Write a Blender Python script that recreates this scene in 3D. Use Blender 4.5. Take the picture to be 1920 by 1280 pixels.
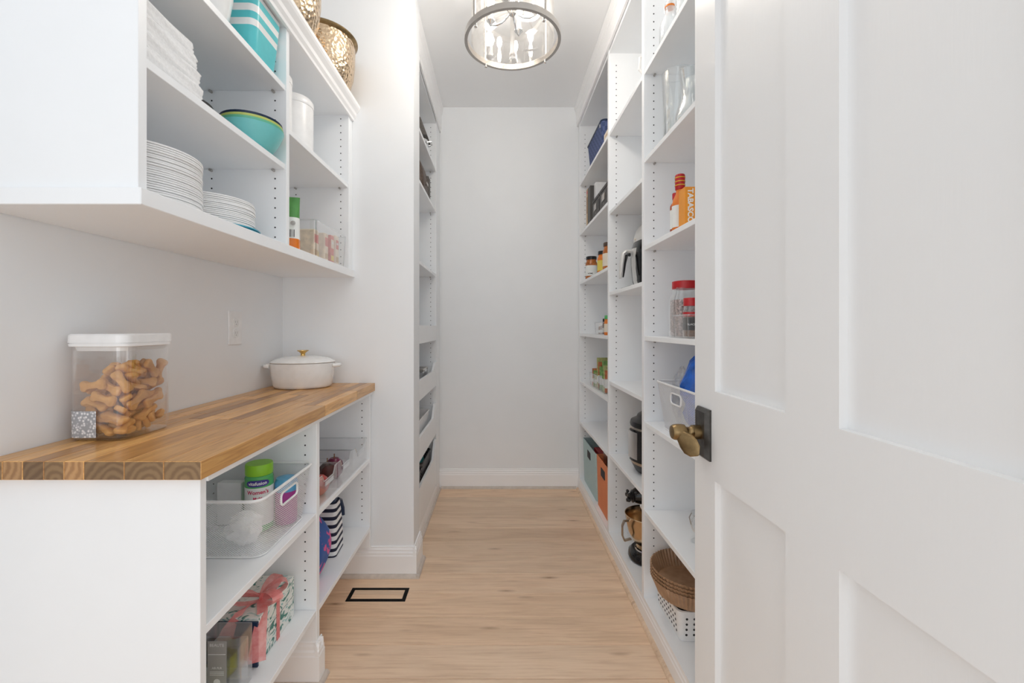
import bpy, bmesh, math, random
from mathutils import Vector, Matrix, Euler

for o in list(bpy.data.objects):
    bpy.data.objects.remove(o, do_unlink=True)
scene = bpy.context.scene
COL = scene.collection
PI = math.pi

# ------------------------------------------------------------------ camera
F = 820.0            # focal length in pixels of the 1920-wide frame
VX, VY = 935.0, 613.0
CAMZ = 1.18
cam_d = bpy.data.cameras.new('camera')
cam = bpy.data.objects.new('camera', cam_d); COL.objects.link(cam)
cam.location = (0, 0, CAMZ); cam.rotation_euler = (PI/2, 0, 0)
cam_d.sensor_width = 36.0; cam_d.lens = F/1920*36
cam_d.shift_x = (960-VX)/1920; cam_d.shift_y = (VY-640)/1920
cam_d.clip_start = 0.02
scene.camera = cam

# ------------------------------------------------------------------ light
world = bpy.data.worlds.new('World'); scene.world = world
world.use_nodes = True
bg = world.node_tree.nodes['Background']
bg.inputs[0].default_value = (0.94, 0.972, 1.0, 1); bg.inputs[1].default_value = 1.10

def area(name, loc, rot, sx, sy, power, col=(1, 1, 1)):
    l = bpy.data.lights.new(name, 'AREA'); l.shape = 'RECTANGLE'
    l.size = sx; l.size_y = sy; l.energy = power; l.color = col
    o = bpy.data.objects.new(name, l); COL.objects.link(o)
    o.location = loc; o.rotation_euler = rot
    return o
# daylight from the room behind the doorway
area('doorway_daylight', (0.0, -6.0, 1.9), (math.radians(87), 0, 0), 4.2, 2.6, 40, (0.95, 0.975, 1.0))

# many diffuse bounces: a small white room
scene.cycles.max_bounces = 24; scene.cycles.diffuse_bounces = 18; scene.cycles.glossy_bounces = 6
scene.cycles.transmission_bounces = 12; scene.cycles.transparent_max_bounces = 32
vs = scene.view_settings
vs.view_transform = 'Standard'; vs.look = 'None'; vs.gamma = 1.0
vs.use_curve_mapping = False; vs.exposure = 0.06

# ------------------------------------------------------------------ room constants
YB, YR, YRE = 3.218, 2.081, 2.228        # back wall, partition face, partition end
XL, XR = -1.028, 0.99                    # left / right wall
ZC = 2.797                               # ceiling
Y0 = -0.25                               # where the room opens to the doorway
XP = 0.585                               # front of right shelving
def P(x, y, s):                          # a measured image point at scale s (pixels per metre)
    return Vector(((x-VX)/s, F/s, CAMZ-(y-VY)/s))

# ------------------------------------------------------------------ materials
M = {}
def nmat(name):
    m = bpy.data.materials.new(name); m.use_nodes = True
    nt = m.node_tree
    return m, nt, nt.nodes, nt.links, nt.nodes['Principled BSDF']
def N(nt, t, **kw):
    n = nt.nodes.new(t)
    for k, v in kw.items():
        if k in n.inputs.keys() if isinstance(k, str) else False: n.inputs[k].default_value = v
        else: setattr(n, k, v)
    return n
def rgba(c): return (c[0], c[1], c[2], 1)
def mapped(nt, scale=(1, 1, 1), rnd=False, coord='Object'):
    tc = nt.nodes.new('ShaderNodeTexCoord'); mp = nt.nodes.new('ShaderNodeMapping')
    mp.inputs['Scale'].default_value = scale
    src = tc.outputs[coord]
    if rnd:
        oi = nt.nodes.new('ShaderNodeObjectInfo'); ad = nt.nodes.new('ShaderNodeVectorMath'); ad.operation = 'ADD'
        ml = nt.nodes.new('ShaderNodeMath'); ml.operation = 'MULTIPLY'; ml.inputs[1].default_value = 37.0
        nt.links.new(oi.outputs['Random'], ml.inputs[0])
        nt.links.new(src, ad.inputs[0]); nt.links.new(ml.outputs[0], ad.inputs[1]); src = ad.outputs[0]
    nt.links.new(src, mp.inputs['Vector'])
    return mp.outputs['Vector']
def ramp(nt, fac, stops):
    r = nt.nodes.new('ShaderNodeValToRGB')
    el = r.color_ramp.elements
    while len(el) < len(stops): el.new(0.5)
    for e, (p, c) in zip(el, stops): e.position = p; e.color = rgba(c)
    nt.links.new(fac, r.inputs[0]); return r.outputs[0]
def bump(nt, h, strength, dist, bsdf):
    b = nt.nodes.new('ShaderNodeBump'); b.inputs['Strength'].default_value = strength; b.inputs['Distance'].default_value = dist
    nt.links.new(h, b.inputs['Height']); nt.links.new(b.outputs[0], bsdf.inputs['Normal'])
def pm(name, col, rough=0.5, metal=0.0, var=0.03, scale=40.0, bmp=0.0, spec=0.5, coat=0.0):
    m, nt, nd, lk, b = nmat(name)
    v = mapped(nt)
    n = N(nt, 'ShaderNodeTexNoise'); n.inputs['Scale'].default_value = scale; n.inputs['Detail'].default_value = 3
    lk.new(v, n.inputs['Vector'])
    c0 = tuple(max(0, c*(1-var)) for c in col); c1 = tuple(min(1, c*(1+var)) for c in col)
    lk.new(ramp(nt, n.outputs['Fac'], [(0.3, c0), (0.7, c1)]), b.inputs['Base Color'])
    b.inputs['Roughness'].default_value = rough; b.inputs['Metallic'].default_value = metal
    b.inputs['Specular IOR Level'].default_value = spec; b.inputs['Coat Weight'].default_value = coat
    if bmp: bump(nt, n.outputs['Fac'], bmp, 0.002, b)
    M[name] = m; return m
def clear(name, tint=(1, 1, 1), refl=0.06, rough=0.03, edge=0.6, gcol=(1, 1, 1)):
    m, nt, nd, lk, b = nmat(name); nd.remove(b)
    out = nd['Material Output']
    tr = N(nt, 'ShaderNodeBsdfTransparent'); tr.inputs[0].default_value = rgba(tint)
    gl = N(nt, 'ShaderNodeBsdfGlossy'); gl.inputs['Roughness'].default_value = rough; gl.inputs['Color'].default_value = rgba(gcol)
    lw = N(nt, 'ShaderNodeLayerWeight'); lw.inputs[0].default_value = 0.35
    mr = N(nt, 'ShaderNodeMapRange'); mr.inputs['To Min'].default_value = refl; mr.inputs['To Max'].default_value = edge
    v = mapped(nt); nz = N(nt, 'ShaderNodeTexNoise'); nz.inputs['Scale'].default_value = 30; lk.new(v, nz.inputs['Vector'])
    bp = nd.new('ShaderNodeBump'); bp.inputs['Strength'].default_value = 0.04; bp.inputs['Distance'].default_value = 0.001
    lk.new(nz.outputs['Fac'], bp.inputs['Height']); lk.new(bp.outputs[0], gl.inputs['Normal'])
    mx = N(nt, 'ShaderNodeMixShader')
    lk.new(lw.outputs['Facing'], mr.inputs['Value']); lk.new(mr.outputs[0], mx.inputs[0])
    lk.new(tr.outputs[0], mx.inputs[1]); lk.new(gl.outputs[0], mx.inputs[2]); lk.new(mx.outputs[0], out.inputs['Surface'])
    M[name] = m; return m

pm('paint_wall', (0.855, 0.872, 0.888), 0.55, var=0.008, scale=6, bmp=0.02)
pm('paint_ceiling', (0.93, 0.945, 0.96), 0.6, var=0.008, scale=6)
pm('paint_trim', (0.93, 0.93, 0.935), 0.32, var=0.006, scale=8)
pm('melamine', (0.90, 0.915, 0.93), 0.38, var=0.006, scale=10)
pm('hole', (0.03, 0.03, 0.03), 0.8)
pm('steel', (0.62, 0.62, 0.62), 0.28, 1.0)
pm('nickel', (0.50, 0.47, 0.44), 0.32, 1.0)
pm('chrome', (0.8, 0.8, 0.8), 0.12, 1.0)
pm('black', (0.012, 0.012, 0.013), 0.35)
pm('black_matte', (0.008, 0.008, 0.008), 0.75, spec=0.15)
pm('silver_plastic', (0.72, 0.71, 0.69), 0.35, 0.35)
pm('black_gloss', (0.008, 0.008, 0.009), 0.12)
pm('dark_grey', (0.06, 0.055, 0.05), 0.5)
pm('white_plastic', (0.86, 0.86, 0.86), 0.3)
pm('white_enamel', (0.86, 0.86, 0.85), 0.15, coat=0.4)
pm('paper_white', (0.85, 0.85, 0.85), 0.75, var=0.03, scale=90, bmp=0.3)
pm('cloth_white', (0.86, 0.86, 0.86), 0.9, var=0.05, scale=160, bmp=0.7)
pm('gold', (0.72, 0.47, 0.16), 0.25, 1.0)
pm('teal', (0.10, 0.56, 0.60), 0.3)
pm('teal_light', (0.18, 0.58, 0.58), 0.3)
pm('teal_plate', (0.05, 0.33, 0.45), 0.3)
pm('lime', (0.60, 0.66, 0.18), 0.35)
pm('mint', (0.16, 0.55, 0.36), 0.35)
pm('navy', (0.012, 0.03, 0.075), 0.35)
pm('cap_green', (0.28, 0.62, 0.03), 0.35)
pm('bottle_green', (0.10, 0.45, 0.14), 0.25)
pm('label_white', (0.82, 0.84, 0.82), 0.5)
pm('label_purple', (0.05, 0.03, 0.25), 0.4)
pm('print_red', (0.62, 0.04, 0.12), 0.5)
pm('print_white', (0.88, 0.88, 0.88), 0.5)
pm('print_black', (0.02, 0.02, 0.02), 0.5)
pm('print_grey', (0.42, 0.41, 0.40), 0.5)
pm('bronze_dark', (0.075, 0.07, 0.065), 0.38, 0.75, var=0.25, scale=60)
pm('bronze', (0.27, 0.185, 0.09), 0.34, 1.0, var=0.25, scale=50)
pm('red_lid', (0.50, 0.015, 0.02), 0.3)
pm('sauce_orange', (0.75, 0.20, 0.02), 0.25)
pm('box_orange', (0.86, 0.33, 0.03), 0.5)
pm('sauce_red', (0.42, 0.07, 0.015), 0.2)
pm('salsa', (0.45, 0.14, 0.03), 0.25, var=0.4, scale=120)
pm('spice_brown', (0.22, 0.10, 0.04), 0.6, var=0.4, scale=200)
pm('spice_yellow', (0.75, 0.50, 0.03), 0.5)
pm('spice_dark', (0.06, 0.045, 0.035), 0.6, var=0.4, scale=200)
pm('candy', (0.45, 0.35, 0.33), 0.5, var=0.7, scale=150)
pm('blue_bag', (0.02, 0.13, 0.55), 0.3, var=0.3, scale=30)
pm('blue_light', (0.12, 0.42, 0.70), 0.35, var=0.2, scale=30)
pm('purple', (0.12, 0.03, 0.16), 0.4)
pm('magenta', (0.45, 0.05, 0.32), 0.4)
pm('tan', (0.55, 0.40, 0.24), 0.6)
pm('cream', (0.78, 0.70, 0.58), 0.6)
pm('packet_cream', (0.74, 0.62, 0.48), 0.5, var=0.2, scale=40)
pm('packet_red', (0.62, 0.16, 0.13), 0.5, var=0.15, scale=60)
pm('packet_yellow', (0.75, 0.60, 0.10), 0.5)
pm('packet_green', (0.16, 0.30, 0.08), 0.45, var=0.5, scale=60)
pm('packet_olive', (0.36, 0.38, 0.14), 0.45, var=0.4, scale=60)
pm('packet_rust', (0.42, 0.12, 0.04), 0.45, var=0.4, scale=60)
pm('leather_brown', (0.09, 0.06, 0.045), 0.5, var=0.3, scale=80, bmp=0.3)
pm('grey_cloth', (0.13, 0.12, 0.11), 0.8, var=0.2, scale=120, bmp=0.3)
pm('book_tan', (0.52, 0.36, 0.2), 0.6, var=0.2, scale=60)
pm('onion', (0.14, 0.015, 0.05), 0.22, var=0.5, scale=30)
pm('avocado', (0.03, 0.018, 0.016), 0.5, var=0.5, scale=90, bmp=0.6)
pm('apple', (0.42, 0.05, 0.04), 0.2, var=0.35, scale=35)
pm('steel_warm', (0.46, 0.40, 0.34), 0.3, 1.0)
pm('mixer_bowl', (0.62, 0.45, 0.28), 0.2, 1.0)
pm('filling_dark', (0.02, 0.02, 0.025), 0.7)
pm('shoe_end', (0.62, 0.55, 0.49), 0.45, var=0.08, scale=40)
pm('jar_yellow', (0.62, 0.58, 0.02), 0.35)
pm('jar_olive', (0.30, 0.24, 0.06), 0.2)
pm('coral', (0.78, 0.16, 0.15), 0.5, var=0.2, scale=60)

clear('clear_plastic', (0.992, 0.992, 0.992), 0.03, 0.04, 0.3)
clear('container_plastic', (0.99, 0.985, 0.98), 0.05, 0.03, 0.45)
clear('clear_rim', (0.86, 0.88, 0.89), 0.18, 0.06, 0.7)
clear('glass', (0.96, 0.97, 0.97), 0.06, 0.015, 0.85)
clear('shade_glass', (0.975, 0.965, 0.95), 0.04, 0.03, 0.5)
clear('film', (0.95, 0.95, 0.95), 0.10, 0.12, 0.6)
clear('bag_film', (0.97, 0.975, 0.98), 0.14, 0.15, 0.6)
clear('amber_film', (0.80, 0.62, 0.47), 0.06, 0.1, 0.4)

def mat_floor():
    m, nt, nd, lk, b = nmat('oak_plank')
    v = mapped(nt, (1.6, 30, 30), True)
    n = N(nt, 'ShaderNodeTexNoise'); n.inputs['Scale'].default_value = 3.0; n.inputs['Detail'].default_value = 8; n.inputs['Roughness'].default_value = 0.62
    n.inputs['Distortion'].default_value = 0.4
    lk.new(v, n.inputs['Vector'])
    v2 = mapped(nt, (0.9, 4.5, 4), True)
    n2 = N(nt, 'ShaderNodeTexNoise'); n2.inputs['Scale'].default_value = 2.2; n2.inputs['Detail'].default_value = 4; n2.inputs['Distortion'].default_value = 1.2; lk.new(v2, n2.inputs['Vector'])
    v3 = mapped(nt, (2.2, 9, 1), True)
    vo = N(nt, 'ShaderNodeTexVoronoi'); vo.inputs['Scale'].default_value = 1.15; lk.new(v3, vo.inputs['Vector'])
    base = ramp(nt, n.outputs['Fac'], [(0.25, (0.70, 0.49, 0.335)), (0.5, (0.85, 0.645, 0.465)), (0.8, (0.91, 0.72, 0.54))])
    tint = ramp(nt, n2.outputs['Fac'], [(0.3, (0.88, 0.86, 0.84)), (0.55, (1, 1, 1)), (0.8, (1, 0.98, 0.98))])
    knot = ramp(nt, vo.outputs['Distance'], [(0.0, (0.35, 0.27, 0.22)), (0.045, (0.72, 0.66, 0.62)), (0.13, (1, 1, 1))])
    oi = N(nt, 'ShaderNodeObjectInfo')
    pl = ramp(nt, oi.outputs['Random'], [(0.0, (0.86, 0.84, 0.82)), (0.35, (0.95, 0.95, 0.95)), (0.7, (1.03, 1.0, 0.98)), (1.0, (1.0, 0.95, 0.90))])
    last = base
    for t in (tint, knot, pl):
        mx = N(nt, 'ShaderNodeMix'); mx.data_type = 'RGBA'; mx.blend_type = 'MULTIPLY'; mx.inputs[0].default_value = 1
        lk.new(last, mx.inputs[6]); lk.new(t, mx.inputs[7]); last = mx.outputs[2]
    lk.new(last, b.inputs['Base Color']); b.inputs['Roughness'].default_value = 0.5; b.inputs['Specular IOR Level'].default_value = 0.35
    bump(nt, n.outputs['Fac'], 0.12, 0.001, b); M['oak_plank'] = m
mat_floor()
def mat_stave(name, sc, end=False):
    m, nt, nd, lk, b = nmat(name)
    oi = N(nt, 'ShaderNodeObjectInfo')
    v = mapped(nt, sc, True)
    n = N(nt, 'ShaderNodeTexNoise'); n.inputs['Scale'].default_value = 3.0; n.inputs['Detail'].default_value = 7; n.inputs['Distortion'].default_value = 0.8
    lk.new(v, n.inputs['Vector'])
    if end:
        w = N(nt, 'ShaderNodeTexWave'); w.wave_type = 'RINGS'; w.rings_direction = 'Y'; w.inputs['Scale'].default_value = 22; w.inputs['Distortion'].default_value = 3.5; w.inputs['Detail'].default_value = 3; w.inputs['Detail Scale'].default_value = 2
        tc = N(nt, 'ShaderNodeTexCoord'); cb = N(nt, 'ShaderNodeCombineXYZ')
        for ax, (k1, k0) in enumerate(((0.10, -0.05), (0.0, 0.0), (-0.07, 0.05))):
            mm = N(nt, 'ShaderNodeMath'); mm.operation = 'MULTIPLY_ADD'; mm.inputs[1].default_value = k1; mm.inputs[2].default_value = k0
            lk.new(oi.outputs['Random'], mm.inputs[0]); lk.new(mm.outputs[0], cb.inputs[ax])
        av = N(nt, 'ShaderNodeVectorMath'); av.operation = 'ADD'; lk.new(tc.outputs['Object'], av.inputs[0]); lk.new(cb.outputs[0], av.inputs[1])
        lk.new(av.outputs[0], w.inputs['Vector'])
        g = ramp(nt, w.outputs['Fac'], [(0.1, (0.22, 0.125, 0.055)), (0.6, (0.29, 0.175, 0.08)), (1, (0.32, 0.20, 0.095))])
        t = ramp(nt, oi.outputs['Random'], [(0, (0.50, 0.46, 0.45)), (0.4, (0.8, 0.78, 0.75)), (0.7, (1.0, 0.95, 0.9)), (1, (1.7, 1.5, 1.3))])
    else:
        g = ramp(nt, n.outputs['Fac'], [(0.2, (0.37, 0.175, 0.05)), (0.5, (0.62, 0.34, 0.115)), (0.8, (0.78, 0.48, 0.18))])
        t = ramp(nt, oi.outputs['Random'], [(0, (0.52, 0.44, 0.38)), (0.25, (0.76, 0.68, 0.60)), (0.6, (1, 0.98, 0.95)), (1, (1.25, 1.24, 1.2))])
    mx = N(nt, 'ShaderNodeMix'); mx.data_type = 'RGBA'; mx.blend_type = 'MULTIPLY'; mx.inputs[0].default_value = 1
    lk.new(g, mx.inputs[6]); lk.new(t, mx.inputs[7]); lk.new(mx.outputs[2], b.inputs['Base Color'])
    b.inputs['Roughness'].default_value = 0.3; b.inputs['Coat Weight'].default_value = 0.15
    bump(nt, n.outputs['Fac'], 0.06, 0.001, b); M[name] = m
mat_stave('acacia', (40, 2.5, 40)); mat_stave('acacia_end', (10, 10, 10), True)
def mat_hammer():
    m, nt, nd, lk, b = nmat('hammered')
    vo = N(nt, 'ShaderNodeTexVoronoi'); vo.inputs['Scale'].default_value = 75; lk.new(mapped(nt), vo.inputs['Vector'])
    b.inputs['Base Color'].default_value = (0.66, 0.50, 0.34, 1); b.inputs['Metallic'].default_value = 1; b.inputs['Roughness'].default_value = 0.2
    bump(nt, vo.outputs['Distance'], 0.55, 0.006, b); M['hammered'] = m
mat_hammer()
def mat_door():
    m, nt, nd, lk, b = nmat('door_paint')
    n = N(nt, 'ShaderNodeTexNoise'); n.inputs['Scale'].default_value = 1; n.inputs['Detail'].default_value = 4; lk.new(mapped(nt, (260, 260, 16)), n.inputs['Vector'])
    b.inputs['Base Color'].default_value = (0.86, 0.86, 0.86, 1); b.inputs['Roughness'].default_value = 0.3
    bump(nt, n.outputs['Fac'], 0.12, 0.0012, b); M['door_paint'] = m
mat_door()
def mat_mesh(name, pitch, hole, col=(0.85, 0.85, 0.85)):
    # fine expanded-metal mesh: diamond holes too small to pick apart
    m, nt, nd, lk, b = nmat(name)
    tc = N(nt, 'ShaderNodeTexCoord'); sp = N(nt, 'ShaderNodeSeparateXYZ'); lk.new(tc.outputs['Object'], sp.inputs[0])
    def mth(op, a, c=None):
        q = N(nt, 'ShaderNodeMath'); q.operation = op
        if isinstance(a, (int, float)): q.inputs[0].default_value = a
        else: lk.new(a, q.inputs[0])
        if c is not None:
            if isinstance(c, (int, float)): q.inputs[1].default_value = c
            else: lk.new(c, q.inputs[1])
        return q.outputs[0]
    h = mth('ADD', sp.outputs[0], sp.outputs[1]); zz = mth('MULTIPLY', sp.outputs[2], 1.35)
    k = 2*PI/pitch
    a = mth('SINE', mth('MULTIPLY', mth('ADD', h, zz), k/2)); c = mth('SINE', mth('MULTIPLY', mth('SUBTRACT', h, zz), k/2))
    mn = mth('MINIMUM', mth('ABSOLUTE', a), mth('ABSOLUTE', c))
    fac = mth('LESS_THAN', mn, hole)
    b.inputs['Base Color'].default_value = rgba(col); b.inputs['Roughness'].default_value = 0.4
    lk.new(fac, b.inputs['Alpha']); M[name] = m
mat_mesh('wire_mesh', 0.0078, 0.42)
def mat_two(name, tex, c0, c1, thr, scale, mapsc=(1, 1, 1), rough=0.6, c2=None, thr2=None, sharp=0.02, dist=0.0):
    m, nt, nd, lk, b = nmat(name)
    v = mapped(nt, mapsc)
    if tex == 'noise':
        n = N(nt, 'ShaderNodeTexNoise'); n.inputs['Scale'].default_value = scale; n.inputs['Detail'].default_value = 2.5; n.inputs['Distortion'].default_value = dist; o = n.outputs['Fac']
    elif tex == 'voronoi':
        n = N(nt, 'ShaderNodeTexVoronoi'); n.inputs['Scale'].default_value = scale; o = n.outputs['Distance']
    elif tex == 'wave':
        n = N(nt, 'ShaderNodeTexWave'); n.inputs['Scale'].default_value = scale; n.inputs['Distortion'].default_value = dist; n.inputs['Detail'].default_value = 0
        n.bands_direction = 'Z'; o = n.outputs['Fac']
    elif tex == 'checker':
        n = N(nt, 'ShaderNodeTexChecker'); n.inputs['Scale'].default_value = scale; o = n.outputs['Fac']
    lk.new(v, n.inputs['Vector'])
    st = [(thr-sharp, c0), (thr+sharp, c1)]
    if c2: st += [(thr2-sharp, c1), (thr2+sharp, c2)]
    lk.new(ramp(nt, o, st), b.inputs['Base Color']); b.inputs['Roughness'].default_value = rough
    if tex in ('checker', 'wave'): bump(nt, o, 0.4, 0.003, b)
    M[name] = m
mat_two('floral', 'noise', (0.03, 0.10, 0.36), (0.72, 0.10, 0.30), 0.55, 22, dist=0.6)
mat_two('stripe', 'wave', (0.012, 0.015, 0.04), (0.85, 0.85, 0.85), 0.42, 10.5, rough=0.8, dist=0.6, sharp=0.06)
mat_two('tropical', 'noise', (0.05, 0.22, 0.18), (0.80, 0.82, 0.78), 0.42, 16, (1, 1, 1.6), 0.5, (0.28, 0.52, 0.50), 0.62, sharp=0.03, dist=2.5)
mat_two('woven_blue', 'checker', (0.035, 0.06, 0.16), (0.07, 0.10, 0.24), 0.5, 42, rough=0.7)
mat_two('woven_dark', 'checker', (0.02, 0.02, 0.022), (0.14, 0.13, 0.13), 0.5, 90, rough=0.6)
mat_two('damask', 'voronoi', (0.16, 0.14, 0.12), (0.03, 0.027, 0.025), 0.30, 28, rough=0.5, sharp=0.08)
mat_two('fabric_teal', 'wave', (0.40, 0.55, 0.57), (0.50, 0.64, 0.65), 0.5, 40, (1, 1, 1), 0.8, sharp=0.3, dist=4)
mat_two('fabric_orange', 'wave', (0.72, 0.20, 0.07), (0.85, 0.32, 0.15), 0.5, 40, (1, 1, 1), 0.8, sharp=0.3, dist=4)
mat_two('chips_green', 'noise', (0.06, 0.22, 0.05), (0.10, 0.33, 0.08), 0.5, 18, rough=0.3, sharp=0.2)
mat_two('glitter', 'voronoi', (0.9, 0.9, 0.92), (0.36, 0.37, 0.40), 0.35, 150, rough=0.3, sharp=0.2)
mat_two('biscuit', 'noise', (0.58, 0.26, 0.05), (0.80, 0.44, 0.13), 0.5, 70, rough=0.75, sharp=0.25)
mat_two('pleat_brown', 'noise', (0.34, 0.20, 0.11), (0.45, 0.28, 0.17), 0.5, 30, rough=0.4, sharp=0.2)
def mat_emit(name, col, st):
    m, nt, nd, lk, b = nmat(name)
    b.inputs['Base Color'].default_value = rgba(col); b.inputs['Emission Color'].default_value = rgba(col); b.inputs['Emission Strength'].default_value = st
    M[name] = m
mat_emit('bulb_glow', (1.0, 0.90, 0.74), 30)
def mat_ribbon():
    m, nt, nd, lk, b = nmat('ribbon')
    n = N(nt, 'ShaderNodeTexNoise'); n.inputs['Scale'].default_value = 60; lk.new(mapped(nt), n.inputs['Vector'])
    lk.new(ramp(nt, n.outputs['Fac'], [(0.3, (0.80, 0.20, 0.20)), (0.7, (0.90, 0.36, 0.34))]), b.inputs['Base Color'])
    b.inputs['Alpha'].default_value = 0.72; b.inputs['Roughness'].default_value = 0.6; M['ribbon'] = m
mat_ribbon()

# ------------------------------------------------------------------ mesh builder
def rootloc(o):
    while o.parent: o = o.parent
    return o.location.copy()
class B:
    def __init__(s): s.bm = bmesh.new()
    def box(s, x0, x1, y0, y1, z0, z1, bev=0.0, seg=1):
        bm = bmesh.new() if bev else s.bm
        v = [bm.verts.new((x, y, z)) for x in (x0, x1) for y in (y0, y1) for z in (z0, z1)]
        for f in ((0, 1, 3, 2), (4, 6, 7, 5), (0, 4, 5, 1), (2, 3, 7, 6), (0, 2, 6, 4), (1, 5, 7, 3)):
            bm.faces.new([v[i] for i in f])
        if bev:
            bmesh.ops.bevel(bm, geom=list(bm.edges), offset=bev, segments=seg, affect='EDGES', profile=0.6)
            s._merge(bm)
        return s
    def _merge(s, bm, mat=None):
        if mat is not None: bmesh.ops.transform(bm, matrix=mat, verts=bm.verts)
        t = bpy.data.meshes.new('t'); bm.to_mesh(t); bm.free(); s.bm.from_mesh(t); bpy.data.meshes.remove(t)
    def prism(s, pts, axis, a, b):               # polygon pts in the two other axes, extruded along axis
        def mk(p, t):
            return {'x': (t, p[0], p[1]), 'y': (p[0], t, p[1]), 'z': (p[0], p[1], t)}[axis]
        va = [s.bm.verts.new(mk(p, a)) for p in pts]; vb = [s.bm.verts.new(mk(p, b)) for p in pts]
        n = len(pts); s.bm.faces.new(va[::-1]); s.bm.faces.new(vb)
        for i in range(n): s.bm.faces.new((va[i], va[(i+1) % n], vb[(i+1) % n], vb[i]))
        return s
    def rings(s, rs, cap0=True, cap1=True, closed=False):
        # rs: list of lists of points (equal count), lofted
        R = [[s.bm.verts.new(p) for p in r] for r in rs]
        n = len(R[0])
        for a, b in list(zip(R, R[1:])) + ([(R[-1], R[0])] if closed else []):
            for i in range(n): s.bm.faces.new((a[i], a[(i+1) % n], b[(i+1) % n], b[i]))
        if not closed:
            if cap0: s.bm.faces.new(R[0][::-1])
            if cap1: s.bm.faces.new(R[-1])
        return s
    def lathe(s, prof, n=24, c=(0, 0, 0), axis='z', caps=True):
        def pt(r, z, a):
            p = (r*math.cos(a), r*math.sin(a), z)
            if axis == 'x': p = (z, r*math.cos(a), r*math.sin(a))
            if axis == 'y': p = (r*math.sin(a), z, r*math.cos(a))
            return (p[0]+c[0], p[1]+c[1], p[2]+c[2])
        rs = [[pt(max(r, 1e-5), z, 2*PI*i/n) for i in range(n)] for r, z in prof]
        return s.rings(rs, caps, caps)
    def sring(s, cx, cy, z, hx, hy, e=4.0, n=32, rot=0.0):
        out = []
        for i in range(n):
            a = 2*PI*i/n; ca, sa = math.cos(a), math.sin(a)
            x = hx*math.copysign(abs(ca)**(2/e), ca); y = hy*math.copysign(abs(sa)**(2/e), sa)
            out.append((cx+x*math.cos(rot)-y*math.sin(rot), cy+x*math.sin(rot)+y*math.cos(rot), z))
        return out
    def tube(s, pts, r, n=8, closed=False):
        pts = [Vector(p) for p in pts]; rs = []; up = None
        m = len(pts)
        for i, p in enumerate(pts):
            if closed: t = pts[(i+1) % m]-pts[i-1]
            else: t = pts[min(i+1, m-1)]-pts[max(i-1, 0)]
            t.normalize()
            if up is None:
                up = Vector((0, 0, 1)) if abs(t.z) < 0.9 else Vector((1, 0, 0))
            x = up-t*up.dot(t)
            if x.length < 1e-4: x = t.orthogonal()
            x.normalize(); up = x; y = t.cross(x)
            rr = r[i] if isinstance(r, (list, tuple)) else r
            rs.append([tuple(p+x*rr*math.cos(2*PI*k/n)+y*rr*math.sin(2*PI*k/n)) for k in range(n)])
        return s.rings(rs, closed=closed)
    def loft(s, pts, wh, side, n=12):            # ellipses along a path; side = width direction
        pts = [Vector(p) for p in pts]; rs = []; m = len(pts); side = Vector(side)
        for i, p in enumerate(pts):
            t = (pts[min(i+1, m-1)]-pts[max(i-1, 0)]).normalized()
            w = (side-t*side.dot(t)).normalized(); u = t.cross(w)
            rs.append([tuple(p+w*wh[i][0]*math.cos(2*PI*k/n)+u*wh[i][1]*math.sin(2*PI*k/n)) for k in range(n)])
        return s.rings(rs)
    def quadstrip(s, rowa, rowb, thick=None):
        A = [s.bm.verts.new(p) for p in rowa]; C = [s.bm.verts.new(p) for p in rowb]
        for i in range(len(A)-1): s.bm.faces.new((A[i], A[i+1], C[i+1], C[i]))
        return s
    def disc(s, c, r, axis, n=8, h=0.0006):
        return s.lathe([(r, -h), (r, h)], n, c, axis)
    def shift(s, v):
        bmesh.ops.translate(s.bm, vec=v, verts=s.bm.verts); return s
    def xf(s, m):
        bmesh.ops.transform(s.bm, matrix=m, verts=s.bm.verts); return s
    def mesh(s, name, smooth=False, ang=40):
        bmesh.ops.recalc_face_normals(s.bm, faces=s.bm.faces)
        me = bpy.data.meshes.new(name)
        if smooth:
            for f in s.bm.faces: f.smooth = True
            lim = math.radians(ang)
            for e in s.bm.edges:
                if len(e.link_faces) == 2 and e.calc_face_angle(0) > lim: e.smooth = False
        s.bm.to_mesh(me); s.bm.free(); return me
    def build(s, name, mat, parent=None, smooth=False, w=True, label=None, kind=None, ang=40):
        if parent is not None and w: s.shift(-rootloc(parent))
        me = s.mesh(name, smooth, ang)
        me.materials.append(M[mat] if isinstance(mat, str) else mat)
        o = bpy.data.objects.new(name, me); COL.objects.link(o)
        if parent is not None: o.parent = parent
        if label: o['label'] = label
        if kind: o['kind'] = kind
        return o
def tag(o, label, cat, group=None):
    o['label'] = label; o['category'] = cat
    if group: o['group'] = group
    return o
def thing(name, label, cat, loc, rotz=0.0, group=None):
    o = bpy.data.objects.new(name, None); COL.objects.link(o)
    o.empty_display_size = 0.05
    o.location = loc; o.rotation_euler = (0, 0, rotz)
    return tag(o, label, cat, group)
def solo(b, name, mat, label, cat, loc=(0, 0, 0), rot=(0, 0, 0), smooth=False, group=None, ang=40):
    o = b.build(name, mat, None, smooth, False, ang=ang); o.location = loc; o.rotation_euler = rot
    return tag(o, label, cat, group)
def struct(b, name, mat, label, smooth=False):
    o = b.build(name, mat, None, smooth, False); o['kind'] = 'structure'; o['label'] = label
    o['category'] = name.split('_')[0]
    return o
def ctree(o, parent=None):
    c = o.copy(); COL.objects.link(c); c.parent = parent
    for ch in list(o.children): ctree(ch, c)
    return c
def clone(root, loc, rot=None, label=None, group=None):
    c = ctree(root); c.location = loc
    if rot is not None: c.rotation_euler = rot
    if label: c['label'] = label
    if group: c['group'] = group
    return c
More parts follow.
